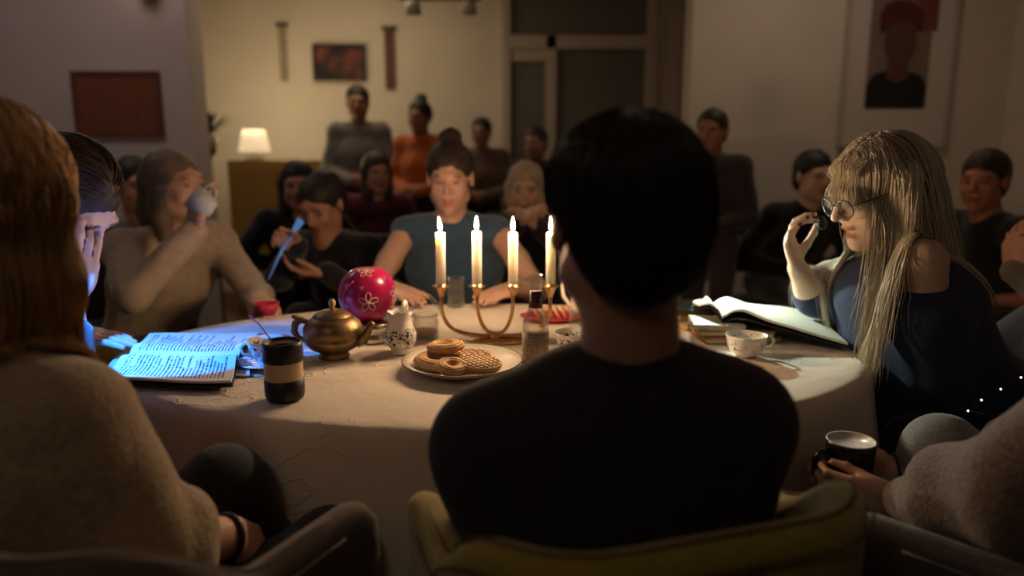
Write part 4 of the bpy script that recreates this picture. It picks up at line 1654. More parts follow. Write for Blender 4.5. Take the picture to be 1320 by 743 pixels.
b1 = WZ(947, 442, TZ)
BZ = ZT
s1 = (b1.x + .00, b1.y + .045)
book('thin brown book at the bottom of the front stack', (s1[0] + .012, s1[1]), (.19, .125, .014), .10, (.30, .15, .07), BZ)
book('brown book in the middle of the front stack', (s1[0] + .004, s1[1] + .004), (.185, .12, .016), -.03, (.22, .12, .06), BZ + .0145)
book('pale topped book on top of the front stack', (s1[0] - .034, s1[1] + .002), (.125, .115, .013), -.12, (.42, .42, .38), BZ + .031)
b2 = WZ(893, 425, TZ)
s2 = (b2.x + .008, b2.y + .095)
book('yellowish book at the bottom of the rear stack', (s2[0] - .012, s2[1] - .02), (.13, .15, .016), .55, (.40, .30, .14), BZ)
book('tan book in the middle of the rear stack', (s2[0] + .004, s2[1]), (.12, .15, .016), .15, (.34, .18, .08), BZ + .0165)
book('dark green book on top of the rear stack', (s2[0], s2[1]), (.115, .145, .012), .05, (.02, .035, .03), BZ + .033)

PAGE = mat('pale_page', (.74, .76, .66), .8, var=.03, vscale=30)
DKC = mat('dark_book_cover', (.012, .014, .018), .5)


def sheet(name, fn, nu, nv, m, parent, thick=.004):
    vs, fs = [], []
    for i in range(nu + 1):
        for j in range(nv + 1):
            vs.append(fn(i / nu, j / nv))
    o = len(vs)
    vs += [Vector(v) - Vector((0, 0, thick)) for v in vs]
    f = lambda i, j: i * (nv + 1) + j
    for i in range(nu):
        for j in range(nv):
            fs.append((f(i, j), f(i + 1, j), f(i + 1, j + 1), f(i, j + 1)))
            fs.append((f(i, j) + o, f(i, j + 1) + o, f(i + 1, j + 1) + o, f(i + 1, j) + o))
    for i in range(nu):
        fs.append((f(i, 0), f(i, 0) + o, f(i + 1, 0) + o, f(i + 1, 0)))
        fs.append((f(i, nv), f(i + 1, nv), f(i + 1, nv) + o, f(i, nv) + o))
    for j in range(nv):
        fs.append((f(0, j), f(0, j + 1), f(0, j + 1) + o, f(0, j) + o))
        fs.append((f(nu, j), f(nu, j) + o, f(nu, j + 1) + o, f(nu, j + 1)))
    return MB().add(vs, fs).build(name, m, parent, smooth=True, auto=50)


# large open book, spine resting on the stacks, its wide page sloping down to the woman's lap
ob = thing('open_book', 'large open book with pale pages propped on the book stacks', 'book', (s2[0] + .05, s2[1], BZ + .062))
o0 = Vector(ob.location)
SPN, SPF = W(932, 404, 1.77) - o0, W(916, 391, 1.98) - o0          # spine near / far end
RN, RF = W(1093, 443, 1.66) - o0, W(1045, 403, 1.96) - o0          # right page outer corners
LN, LF = W(893, 389, 1.88) - o0, W(903, 384, 2.05) - o0


def right_page(u, v):
    p = (SPN.lerp(SPF, v)).lerp(RN.lerp(RF, v), u)
    p.z += .016 * math.exp(-((u - .16) / .14) ** 2) - .010 * math.exp(-(u / .05) ** 2) + .010 * math.sin(math.pi * u) + .003 * math.sin(7 * u + 2 * v) * u
    return p


def left_page(u, v):
    p = (SPN.lerp(SPF, v)).lerp(LN.lerp(LF, v), u)
    p.z += .014 * math.sin(math.pi * min(1, u * 1.3)) - .010 * math.exp(-(u / .06) ** 2)
    return p


sheet('right_pages', right_page, 26, 8, PAGE, ob, .006)
sheet('left_pages', left_page, 18, 8, PAGE, ob, .006)
sheet('right_cover', lambda u, v: right_page(u, v) * 1.0 + Vector((0.004 * u, -.004 + .008 * v, -.012 - .010 * math.exp(-((u - .16) / .16) ** 2))), 22, 6, DKC, ob, .003)
sheet('left_cover', lambda u, v: left_page(u, v) + Vector((-.004 * u, -.004 + .008 * v, -.012)), 14, 6, DKC, ob, .003)

# lit booklet at the left: text lines run across the reader's view (world y)
tl, tr, bl, br = WZ(193, 431, ZT + .024), WZ(334, 428, ZT + .024), WZ(131, 488, ZT + .022), WZ(298, 490, ZT + .022)
lb = thing('open_booklet', 'open booklet of printed text lit blue by a reading light', 'book', (tl.x, bl.y, ZT))
l0 = Vector(lb.location)
TEXTP = mat('printed_page', (.80, .80, .78), .8)
nt, N, L, B = nodes_of(TEXTP)
tc = N.new('ShaderNodeTexCoord')
wv = N.new('ShaderNodeTexWave'); wv.bands_direction = 'X'; wv.inputs['Scale'].default_value = 10.05; wv.inputs['Distortion'].default_value = 0
L.new(tc.outputs['UV'], wv.inputs['Vector'])
mp = N.new('ShaderNodeMapping'); mp.inputs['Scale'].default_value = (16, 70, 1); L.new(tc.outputs['UV'], mp.inputs['Vector'])
nz = N.new('ShaderNodeTexNoise'); nz.inputs['Scale'].default_value = 1; nz.inputs['Detail'].default_value = 1; L.new(mp.outputs['Vector'], nz.inputs['Vector'])
# flush start, ragged end of every line
sx = N.new('ShaderNodeSeparateXYZ'); L.new(tc.outputs['UV'], sx.inputs[0])
fl_ = N.new('ShaderNodeMath'); fl_.operation = 'MULTIPLY'; fl_.inputs[1].default_value = 32; L.new(sx.outputs['X'], fl_.inputs[0])
fr_ = N.new('ShaderNodeMath'); fr_.operation = 'FLOOR'; L.new(fl_.outputs[0], fr_.inputs[0])
wn = N.new('ShaderNodeTexWhiteNoise'); wn.noise_dimensions = '1D'; L.new(fr_.outputs[0], wn.inputs['W'])
rag = N.new('ShaderNodeMapRange'); rag.inputs['To Min'].default_value = .45; rag.inputs['To Max'].default_value = 1.05; L.new(wn.outputs['Value'], rag.inputs['Value'])
c1 = N.new('ShaderNodeMath'); c1.operation = 'LESS_THAN'; L.new(sx.outputs['Y'], c1.inputs[0]); L.new(rag.outputs['Result'], c1.inputs[1])


def chain_and(*socks):
    cur = socks[0]
    for s_ in socks[1:]:
        m_ = N.new('ShaderNodeMath'); m_.operation = 'MULTIPLY'
        L.new(cur, m_.inputs[0]); L.new(s_, m_.inputs[1])
        cur = m_.outputs[0]
    return cur


def cmp(op, sock, val):
    m_ = N.new('ShaderNodeMath'); m_.operation = op
    L.new(sock, m_.inputs[0]); m_.inputs[1].default_value = val
    return m_.outputs[0]


msk = chain_and(cmp('GREATER_THAN', wv.outputs['Fac'], .45), cmp('GREATER_THAN', nz.outputs['Fac'], .44), c1.outputs[0],
                cmp('GREATER_THAN', sx.outputs['Y'], .10), cmp('LESS_THAN', sx.outputs['Y'], .90), cmp('GREATER_THAN', sx.outputs['X'], .06), cmp('LESS_THAN', sx.outputs['X'], .93))
mx = N.new('ShaderNodeMix'); mx.data_type = 'RGBA'; mx.inputs[6].default_value = (.80, .80, .78, 1); mx.inputs[7].default_value = (.06, .06, .07, 1)
L.new(msk, mx.inputs[0]); L.new(mx.outputs[2], B.inputs['Base Color'])
ml, mr_ = (tl + bl) / 2, (tr + br) / 2
ml = WZ(166, 461, ZT + .0195)
mr_ = WZ(307, 458, ZT + .0195)


def page_fn(e0, e1, fold_h):
    def fn(u, v):
        p = (ml.lerp(mr_, u)).lerp(e0.lerp(e1, u), v) - l0
        p.z += fold_h * math.exp(-((v - .25) / .22) ** 2) - .006 * math.exp(-(v / .06) ** 2) + .003 * math.sin(5 * u + 1)
        return p
    return fn


def uv_sheet(o, nu, nv, flip):
    uv = o.data.uv_layers.new(name='UVMap')
    n_top = (nu + 1) * (nv + 1)
    for lp in o.data.loops:
        i = lp.vertex_index % n_top
        u, v = (i // (nv + 1)) / nu, (i % (nv + 1)) / nv
        uv.data[lp.index].uv = (u, v if not flip else 1 - v)


for nm, fn, fl_ in (('far_page', page_fn(tl, tr, .012), False), ('near_page', page_fn(bl, br, .012), True)):
    o = sheet(nm, fn, 18, 16, TEXTP, lb, .005)
    uv_sheet(o, 18, 16, fl_)
sheet('far_cover', lambda u, v: page_fn(tl, tr, .006)(u * 1.06 - .02, v * 1.10) - Vector((0, 0, .009)), 10, 8, DKC, lb, .003)
sheet('near_cover', lambda u, v: page_fn(bl, br, .006)(u * 1.02 - .01, v * 1.03) - Vector((0, 0, .009)), 10, 8, DKC, lb, .003)
# a curled sheaf of papers sticking out under the booklet
sheet('loose_sheet', lambda u, v: WZ(292 + 30 * u, 484 - 30 * v, ZT + .004) - l0 + Vector((0, 0, .006 * math.sin(3 * v))), 6, 6, mat('plain_paper', (.75, .75, .72), .8), lb, .002)

# --- mosaic glass vase seen past the man's ear
q10 = WZ(880, 404, TZ)
mv = thing('mosaic_goblet', 'tall clear goblet with a dotted mosaic bowl behind the books', 'goblet', (q10.x - .01, q10.y, ZT))
m = mat('mosaic_glass', (.6, .5, .4), .2)
nt, N, L, B = nodes_of(m)
tc = N.new('ShaderNodeTexCoord')
vr = N.new('ShaderNodeTexVoronoi'); vr.inputs['Scale'].default_value = 130
L.new(tc.outputs['Object'], vr.inputs['Vector'])
cr = N.new('ShaderNodeValToRGB')
cr.color_ramp.elements[0].position = .35; cr.color_ramp.elements[0].color = (.75, .65, .52, 1)
cr.color_ramp.elements[1].position = .5; cr.color_ramp.elements[1].color = (.07, .04, .025, 1)
L.new(vr.outputs['Distance'], cr.inputs['Fac']); L.new(cr.outputs['Color'], B.inputs['Base Color'])
MB().lathe([(.010, .070), (.028, .085), (.040, .115), (.040, .145), (.034, .165), (.032, .165), (.038, .145), (.038, .115), (.026, .087), (.0, .074)], 36).build('bowl', m, mv)
MB().lathe([(0, 0), (.034, 0), (.034, .003), (.010, .010), (.013, .020), (.008, .030), (.013, .042), (.008, .055), (.012, .068), (.010, .072), (0, .072)], 32).build('stem', GLASS, mv)

# --- reading lights (their heads are hidden behind the man and behind the blonde hair)
def reading_lamp(label, foot, head, target, power, color, spot, blend=.35):
    foot, head, target = Vector(foot), Vector(head), Vector(target)
    t = thing('reading_lamp', label, 'lamp', foot)
    MB().lathe([(0, 0), (.03, 0), (.03, .008), (.008, .014), (0, .014)], 24).build('foot', BLK, t)
    hl = head - foot
    mid = Vector((hl.x * .25, hl.y * .25, hl.z * .9))
    d = (target - head).normalized()
    MB().tube([(0, 0, .01), mid * .6, mid, hl - d * .05], .0035, 8).build('gooseneck', BLK, t)
    hd = MB().tube([hl - d * .05, hl - d * .02, hl + d * .004], [.006, .014, .017], 16).build('lamp_head', BLK, t)
    lamp_light('reading_light', 'SPOT', head + d * .012, power, color, target, .010, spot, blend)


reading_lamp('slim black gooseneck reading lamp behind the book stacks', (q10.x - .11, q10.y + .05, ZT), W(886, 308, 2.02), W(1030, 400, 1.78), 11, (.84, 1.0, .84), 105, .4)

# ================================================================== PEOPLE
def cloth(name, c, bump=.35, bs=140, sheen=.25, var=.12, vs=40):
    return mat(name, c, .92, var=var, vscale=vs, bump=bump, bscale=bs, sheen=sheen, spec=.2)


JEANS = cloth('dark_denim', (.020, .024, .035), bs=400)
BLACKT = cloth('black_trousers', (.014, .013, .016), bs=300)
SHOE = mat('dark_shoe', (.015, .012, .012), .5)
V = Vector


def scalp_roots(p, M, s, n, keep, seed, r=(.076, .096, .085), c=(0, -.018, .03)):
    rg = np.random.RandomState(seed)
    D = rg.normal(size=(n * 3, 3))
    D /= np.linalg.norm(D, axis=1, keepdims=True)
    Lc = D * A(r) + A(c)
    ok = keep(Lc)
    Lc, D = Lc[ok][:n], D[ok][:n]
    Mn = np.array(M, np.float32)
    o = A(p(0, 0, 0))
    return (o + (Lc * s) @ Mn.T).astype(np.float32), Lc, D, Mn


# ---------------------------------------------------------------- the man in black, seen from behind
man = Person('person', 'man with short dark hair in a black sweater seen from behind', (.12, .965), ang(-.16, .98), .53, head=(.05, .20, 0), head_c=W(800, 278, .875))
man.N = W(812, 474, .885)
man.C = W(800, 600, .92)
man.S = {1: W(634, 575, .915), -1: W(942, 545, .90)}
man.head((.56, .30, .22), eyes_on=False, neck_r=.054, hs=1.03)
man.arm(1, V((.035, .995, .655)), (-.12, -.3, -1), d=V((.9, .35, -.15)), n=V((.1, 0, -1)), elbow=V((.012, .90, .645)), hand_s=.95)
man.arm(-1, V((.215, 1.01, .655)), (.2, -.3, -1), d=V((-.9, .35, -.15)), n=V((-.1, 0, -1)), elbow=V((.262, .915, .645)), hand_s=.95)
NAVY = cloth('black_knit', (.036, .029, .034), bump=.25, bs=260, sheen=.08)


def man_extra(S):
    S.cap(W(800, 545, .90), W(790, 640, .90), .085, .10, .06, axis=man.l, flat=1.75)
    S.cap(W(755, 513, .895), man.S[1], .05, .062, .05)
    S.cap(W(868, 506, .89), man.S[-1], .05, .060, .05)
    S.tor(W(813, 468, .885), (0.03, .30, 1), .060, .013, .02)


man.top(NAVY, res=.0075, sleeve=.92, extra=man_extra, name='sweater', disp=.0035, freq=26, arm_r=(.066, .058, .042), width=1.5)
man.legs(BLACKT, shoe=SHOE)
man.finish_skin(.0045)
p, M, s = man.hp, man.fr[1], man.hs
DKHAIR = (.016, .011, .010)
S = SDF()
R = np.array(M, np.float32)
S.ell(p(0, -.022, .034), [.087 * s, .101 * s, .077 * s], R, .01)
S.ell(p(0, -.060, -.012), [.078 * s, .058 * s, .078 * s], R, .03)
S.ell(p(0, -.060, -.058), [.050 * s, .034 * s, .046 * s], R, .03)
S.ell(p(0, .112, -.045), [.10 * s, .085 * s, .10 * s], R, .012, 's')
man.child(sdf_obj('hair', S, .005, HAIRS, disp=.003, freq=110, seed=5, base=DKHAIR))
hs_ = S
roots, Lc, D, Mn = scalp_roots(p, M, s, 5200, lambda q: (q[:, 1] < .055) & (q[:, 2] > -.085), 11, r=(.0875, .102, .0775), c=(0, -.023, .034))
wh = A((.015, -.06, .125))
fl = Lc - wh
fl[:, 2] -= .10
fl[:, 0] += .015
K = grow(roots, (fl @ Mn.T), .036 + .02 * np.random.RandomState(1).rand(len(roots)), 6, S, .002, .9, jit=.05, seed=3, hug=S, hugs=6, pull=.8)
man.child(strand_mesh('hair_strands', K, .0007, HAIR, None, (.022, .014, .011), .5, 2))

# ---------------------------------------------------------------- blonde woman in the beige sweater (back view)
bl_ = Person('person', 'blonde woman in a fuzzy beige sweater with rolled sleeve seen from behind', (-.535, .90), ang(.50, .87), .53, head=(.38, .30, 0), head_c=W(-8, 262, .93))
bl_.N = W(0, 492, .88)
bl_.C = W(20, 660, .90)
bl_.S = {-1: W(82, 560, .86), 1: V((-.765, .975, .83))}
bl_.head((.60, .36, .26), eyes_on=True, hs=.96)
tips = bl_.arm(-1, W(292, 694, .99), (.1, -.5, -1), d=V((.25, .7, -.6)), n=V((-.7, .2, -.6)), elbow=W(178, 706, .86), r=(.05, .046, .036, .029))
bl_.arm(1, V((-.60, 1.08, .665)), (-.6, .3, -.6), d=V((.9, .1, -.1)), n=V((0, 0, -1)), elbow=V((-.715, 1.0, .67)))
MOHAIR = cloth('beige_mohair', (.36, .25, .16), bump=.6, bs=160, sheen=.6, var=.22, vs=120)
a_, b_, c_ = bl_.arms[-1]


def bl_extra(S):
    S.cap(W(10, 590, .86), W(20, 720, .92), .105, .112, .06, axis=bl_.l, flat=1.3)
    S.cap(W(30, 530, .865), a_, .065, .078, .05)
    S.chain([a_, a_.lerp(b_, .5), b_], [.078, .076, .074], .03)
    d = (c_ - b_).normalized()
    S.cap(b_, b_ + d * .045, .074, .066, .02)
    for i, (o, R_, r_) in enumerate(((.022, .062, .017), (.046, .060, .018), (.068, .056, .015))):
        S.tor(b_ + d * o, tuple(d + V((.15 * (i - 1), .1, .1 * (i % 2)))), R_, r_, .010)


bl_.top(MOHAIR, res=.0075, sleeve=.5, extra=bl_extra, disp=.006, freq=24, seed=9)
# crossed legs in dark jeans
bl_.legs(JEANS, knees=(V((-.30, 1.13, .545)), W(290, 630, 1.145)), feet=(V((-.29, 1.16, .09)), V((-.355, 1.205, .29))), shoe=SHOE, r=(.085, .066, .045), res=.011)
bl_.finish_skin(.0055)
d = (c_ - b_).normalized()
ax = d
ref = V((0, 0, 1)).cross(ax).normalized()
re2 = ax.cross(ref)
wc = c_ - d * .004
bl_.child(MB().tube([wc + (ref * math.cos(i * .2618) + re2 * math.sin(i * .2618)) * .0305 for i in range(24)], .0065, 8, closed=True).build('wrist_strap', BLK))
# hair
p, M, s = bl_.hp, bl_.fr[1], bl_.hs
R = np.array(M, np.float32)
BLOND = (.44, .23, .085)
S = SDF()
S.ell(p(0, -.024, .036), [.088 * s, .106 * s, .090 * s], R, .01)
dn = V((0, 0, -1))
for e, kx in ((-1, 1), (1, 1)):
    a = p(e * .072, -.015, .01)
    S.chain([a, a + dn * .11 - bl_.l * (-e) * 0.006, a + dn * .24 - bl_.l * (-e) * .0], [.030, .034, .024], .03)
a = p(0, -.075, .0)
S.chain([a, a + dn * .12 - bl_.f * .005, a + dn * .24 - bl_.f * .005], [.066, .066, .045], .04)
S.ell(p(0, .12, -.055), [.062 * s, .085 * s, .11 * s], R, .012, 's')
bl_.child(sdf_obj('hair', S, .007, HAIRS, disp=.004, freq=90, seed=5, base=(.30, .14, .05), stretch=(1, 1, .2)))
CS = SDF(); CS.p = S.p + bl_.topS.p
roots, Lc, D, Mn = scalp_roots(p, M, s, 2600, lambda q: (q[:, 2] > -.01) & ((q[:, 1] < .05) | (q[:, 2] > .07)), 21, r=(.089, .107, .091), c=(0, -.024, .036))
fl = np.stack([np.sign(Lc[:, 0]) * .9 + Lc[:, 0] * 4, -np.full(len(Lc), .25), -np.full(len(Lc), .2)], 1)
zend = W(60, 452, .88).z
lens = np.clip((roots[:, 2] - zend) * 1.12 + .02 + .045 * np.random.RandomState(2).rand(len(roots)), .05, .5)
K = grow(roots, fl @ Mn.T, lens, 26, CS, .004, .72, jit=.04, seed=4, wave=.03, hug=S, hugs=24, pull=.6)
bl_.child(strand_mesh('hair_strands', K, .0013, HAIR, None, BLOND, .4, 3, tint=(.58, .36, .16)))

# ---------------------------------------------------------------- woman hiding her mouth, dark hair, lit blue
wb = Person('person', 'dark haired woman bending over the lit booklet with a hand at her mouth', (-1.17, 1.62), ang(1, .0), .53, lean=.35, head=(-.22, .92, 0), head_c=W(93, 256, 1.60))
wb.N = W(30, 345, 1.64)
wb.C = W(10, 440, 1.64)
wb.S = {-1: W(20, 408, 1.50), 1: W(10, 385, 1.80)}
wb.head((.56, .42, .38), eyes_on=False, hs=1.0, ears=True)
mo = wb.hp(0, .10, -.075)
wr = W(90, 386, 1.50)
wb.arm(-1, wr, (.2, -.6, -1), d=V((.30, .12, .95)), n=V((-.62, .70, .2)), curls=[(.15, .5, .3), (.2, .5, .35), (.25, .55, .35), (.3, .6, .4)], thumb=(.6, .6, .3), l1=.24, l2=.21)
wb.arm(1, V((-1.033, 1.645, .790)), (-.5, .1, -.8), d=V((1, -.12, -.05)), n=V((0, .05, -1)), curls=[(.04, .1, .1)] * 4, thumb=(.75, .5, .05), l1=.25, l2=.22)
wb.top(cloth('charcoal_top', (.03, .028, .03)), res=.010, sleeve=.8, name='top')
wb.legs(BLACKT, shoe=SHOE)
wb.finish_skin(.0042)
wb.hair_cap((.030, .018, .013), 'short', res=.005, disp=.003)
p, M, s = wb.hp, wb.fr[1], wb.hs
roots, Lc, D, Mn = scalp_roots(p, M, s, 2400, lambda q: ((q[:, 1] < .055) | (q[:, 2] > .085)) & (q[:, 2] > -.05), 31, r=(.085, .103, .088), c=(0, -.024, .036))
fl = np.stack([np.sign(Lc[:, 0]) * .35, -np.full(len(Lc), .9), -np.full(len(Lc), .25)], 1)
K = grow(roots, fl @ Mn.T, .11 + .03 * np.random.RandomState(2).rand(len(roots)), 10, wb.hairS, .002, .92, jit=.03, seed=4, hug=wb.hairS, hugs=10, pull=.85)
wb.child(strand_mesh('hair_strands', K, .0010, HAIR, None, (.055, .032, .022), .45, 3))
# little reading light worn at the neck
nl0 = W(66, 312, 1.40)
lampb = wb.child(MB().tube([wb.S[-1] + V((0, 0, .03)), wb.S[-1].lerp(nl0, .4) + V((0, -.02, .06)), nl0 - V((.03, 0, -.012)), nl0], [.004, .004, .005, .008], 10).build('neck_lamp', BLK))
lamp_light('neck_lamp_light', 'SPOT', nl0 + V((.012, .004, -.004)), 24, (.02, .25, 1.0), WZ(228, 468, TZ), .006, 65, .18)
lamp_light('face_fill_light', 'POINT', nl0 + V((.014, .012, .010)), .22, (.36, .42, 1.0), None, .008)  # extra fill added to brighten her face, apart from the lamp's beam

# ---------------------------------------------------------------- woman with long grey-blond hair, glasses
rw = Person('person', 'woman with long grey blond hair and glasses reading from the large book', (1.22, 1.69), ang(-1, -.05), .53, head=(.12, .34, 0), head_c=W(1130, 246, 1.68))
rw.N = W(1172, 338, 1.70)
rw.C = W(1165, 450, 1.70)
rw.S = {1: W(1190, 338, 1.56), -1: W(1118, 352, 1.86)}
rw.head((.66, .46, .34), lip=(.42, .17, .14), brow=(.30, .2, .12), mouth=.012, hs=.98)
HN = V((.75, -.45, .25))
rtips = rw.arm(-1, W(1028, 346, 1.80), (-.3, .2, -1), d=V((-.38, -.05, 1)), n=HN, curls=[(.75, .8, .4), (.6, .7, .4), (.5, .65, .4), (.40, .6, .4)], thumb=(.62, .35, .75), elbow=W(1054, 386, 1.85), hand_s=.92, r=(.045, .040, .033, .024))
ltips = rw.arm(1, V((.97, 1.55, .66)), (.6, -.3, -1), d=V((-.2, 1, -.1)), n=V((0, .1, -1)), elbow=W(1205, 480, 1.56))
for q, dr in rtips[:4]:
    rw.paints.append((q - HN.normalized() * .004, .0068, (.11, .012, .015)))
NAVYW = cloth('navy_jersey', (.030, .040, .085), bump=.15, bs=80, sheen=.1, var=.06)
ra, rb, rc = rw.arms[-1]
la, lb2, lc = rw.arms[1]


def rw_extra(S):
    S.cap(W(1150, 375, 1.74), W(1210, 545, 1.70), .105, .110, .06, axis=rw.l, flat=1.45)
    S.cap(W(1128, 382, 1.70), W(1204, 480, 1.70), .085, .095, .05, axis=rw.l, flat=1.3)
    S.cap(W(1205, 395, 1.66), W(1215, 520, 1.70), .10, .13, .06, axis=rw.l, flat=1.25)
    S.chain([W(1200, 382, 1.60), la.lerp(lb2, .5), lb2], [.066, .074, .066], .03)
    S.chain([lb2, lb2.lerp(lc, .9)], [.066, .046], .02)
    S.chain([W(1110, 372, 1.84), rb.lerp(ra, .25)], [.075, .066], .03)
    S.cap(rb.lerp(ra, .30), rb.lerp(rc, .12), .066, .058, .02)


rw.arms_keep = rw.arms
rw.arms = {}
rw.top(NAVYW, res=.0075, sleeve=0, extra=rw_extra, disp=.006, freq=22, seed=12, name='top', shoulder=False)
rw.arms = rw.arms_keep
rw.legs(BLACKT, knees=(V((.905, 1.80, .55)), V((.905, 1.575, .55))), feet=(V((.93, 1.80, .09)), V((.93, 1.58, .09))), shoe=SHOE)
rw.finish_skin(.0040)
p, M, s = rw.hp, rw.fr[1], rw.hs
# glasses
GF = mat('glasses_frame', (.03, .022, .02), .3)
gl = rw.child(MB().tube([p(-.012, .112, .004), p(0, .117, .008), p(.012, .112, .004)], .0014, 6).build('glasses', GF))
LENS = thin_glass('lens_glass', (.88, .90, .90), .08)
for e in (-1, 1):
    cc = (e * .0335, .108, -.004)
    ring = [p(cc[0] + .024 * math.cos(i * .2618), cc[1] - .006 * abs(math.cos(i * .2618)) * (1 if math.cos(i * .2618) * e > 0 else 0), cc[2] + .021 * math.sin(i * .2618)) for i in range(24)]
    MB().tube(ring, .0015, 6, closed=True).build('rim', GF, gl)
    MB().add(ring, [tuple(range(24))]).build('lens', LENS, gl, smooth=False)
    MB().tube([p(e * .057, .100, .004), p(e * .072, .06, .006), p(e * .082, .0, .008), p(e * .081, -.015, -.004)], .0014, 6).build('temple', GF, gl)
# hair
R = np.array(M, np.float32)
S = SDF()
S.ell(p(0, -.026, .036), [.083 * s, .102 * s, .087 * s], R, .01)
dn = V((0, 0, -1))
a = p(0, -.085, .0)
S.chain([a, a + dn * .10 + V((.02, 0, 0)), a + dn * .15 + V((.03, 0, 0))], [.058, .055, .035], .04)
for e in (-1, 1):
    a = p(e * .070, -.03, .0)
    S.chain([a, a + dn * .10 + V((.012, 0, 0)), a + dn * .16 + V((.0, 0, 0))], [.030, .034, .02], .03)
S.ell(p(0, .115, -.055), [.075 * s, .080 * s, .10 * s], R, .012, 's')
rw.hairS = S
rw.child(sdf_obj('hair', S, .006, HAIRS, disp=.003, freq=90, seed=5, base=(.26, .20, .12), stretch=(1, 1, .2)))
CS = SDF(); CS.p = S.p + rw.topS.p + rw.skin.p
ASH = (.54, .47, .37)
roots, Lc, D, Mn = scalp_roots(p, M, s, 2300, lambda q: (q[:, 2] > .0) & ((q[:, 1] < .005) | ((q[:, 2] > .095) & (q[:, 1] < .04))), 41, r=(.084, .103, .088), c=(0, -.026, .036))
fl = np.stack([np.sign(Lc[:, 0]) * .9 + Lc[:, 0] * 4, -np.full(len(Lc), .25) + Lc[:, 1] * 1, -np.full(len(Lc), .25)], 1)
frontm = Lc[:, 1] > -.012
lens = np.where(frontm, .44, .30) + .08 * np.random.RandomState(2).rand(len(roots))
K = grow(roots, fl @ Mn.T, lens, 40, CS, .0045, .72, jit=.04, seed=6, wave=.03, grav=(.0, .0, -1), hug=S, hugs=14, pull=.75, gx=np.where(Lc[:, 0] > 0, .22, np.where(frontm, -.05, .30)))
sd_ = np.linalg.norm(K - A(la)[None, None], axis=2)
K = K[~((sd_ < .10) & (K[:, :, 2] < la.z + .03) & (K[:, :, 0] > la.x - .035) & (K[:, :, 1] < la.y + .06)).any(1)]
rw.child(strand_mesh('hair_strands', K, .00125, HAIR, None, ASH, .35, 3, tint=(.75, .68, .55)))
# side lock hanging forward over the chest
rg = np.random.RandomState(8)
n_ = 520
u = rg.rand(n_)
base0 = np.array([A(p(-.074, .004 - .055 * t, .035 + .03 * r_)) for t, r_ in zip(u, rg.rand(n_))])
K = grow(base0, np.tile(A(V((-.05, -.22, -1))), (n_, 1)), .40 + .14 * rg.rand(n_), 36, CS, .005, .80, jit=.03, seed=7, wave=.025, grav=(-.07, -.02, -1), hug=S, hugs=10)
sd_ = np.linalg.norm(K - A(la)[None, None], axis=2)
K = K[~((sd_ < .10) & (K[:, :, 2] < la.z + .03) & (K[:, :, 0] > la.x - .045)).any(1)]
rw.child(strand_mesh('side_lock', K, .0013, HAIR, None, (.60, .53, .40), .35, 5, tint=(.80, .74, .60)))
# fringe
n_ = 420
xx = (rg.rand(n_) * 2 - 1) * .062
base0 = np.array([A(p(x, .045 + .03 * r_, .112 - .02 * r_ - abs(x) * .35)) for x, r_ in zip(xx, rg.rand(n_))])
ff = np.stack([xx * 2, np.full(n_, 1.0), np.full(n_, .15)], 1)
K = grow(base0, ff @ Mn.T, .095 + .02 * rg.rand(n_), 12, CS, .004, .70, jit=.05, seed=9, grav=tuple(M @ V((0, .0, -1))), hug=CS, hugs=9, pull=.5)
rw.child(strand_mesh('fringe', K, .0011, HAIR, None, (.58, .50, .38), .35, 6))
# the dark morsel between her fingers
mid = (rtips[0][0] + rtips[4][0]) * .5
ms = SDF()
ms.ell(mid + V((.008, -.004, .004)), (.012, .011, .014), None, .01)
ms.ell(mid + V((.012, -.004, -.006)), (.010, .010, .010), None, .01)
o = sdf_obj('chocolate_morsel', ms, .003, mat('dark_chocolate', (.010, .008, .009), .5, bump=.4, bscale=200), disp=.001, freq=300)
tag(o, 'small dark morsel held between the fingers of the woman with glasses', 'food')

# ---------------------------------------------------------------- person at the right edge holding a black mug
rp_ = Person('person', 'person in a marled brown sweater holding a black mug', (.86, 1.02), ang(-.55, .83), .53, head=(0, .2, 0), head_c=V((.98, 1.02, 1.20)))
rp_.N = V((.98, .99, 1.03))
rp_.C = V((.93, 1.0, .83))
rp_.S = {1: W(1425, 565, .88), -1: V((1.12, 1.12, .97))}
rp_.head((.56, .33, .25), hs=1.0)
mc = WZ(1092, 606, .665)
mug_c = V((mc.x + .012, mc.y + .02, .622))
wr = W(1154, 648, 1.11)
rp_.arm(1, wr, (.2, -.4, -1), d=V((-.95, .25, .06)), n=V((.15, 1, .05)), hand_s=.86, curls=[(.45, .8, .6), (.55, .9, .7), (.6, 1.0, .7), (.65, 1.0, .7)], thumb=(.85, .25, .55), elbow=W(1330, 640, .90))
rp_.arm(-1, W(1146, 606, 1.285), (.5, .3, -1), d=V((-.97, .05, .05)), n=V((0, -1, 0)), elbow=W(1310, 600, 1.25), curls=[(.25, .5, .4)] * 4, thumb=(.8, .3, .4))
wa_, wb_, wc_ = rp_.arms[-1]
MARL = cloth('marled_wool', (.15, .10, .085), bump=.8, bs=220, sheen=.4, var=.45, vs=160)
a_, b_, c_ = rp_.arms[1]


def rp_extra(S):
    S.chain([a_, a_.lerp(b_, .5), b_], [.085, .088, .090], .03)
    S.chain([b_, b_.lerp(c_, .5), b_.lerp(c_, .84)], [.090, .068, .040], .02)
    dd = (c_ - b_).normalized()
    for o, R_, r_ in ((.55, .054, .014), (.66, .045, .012), (.78, .037, .010)):
        S.tor(b_.lerp(c_, o), tuple(dd), R_, r_, .010)


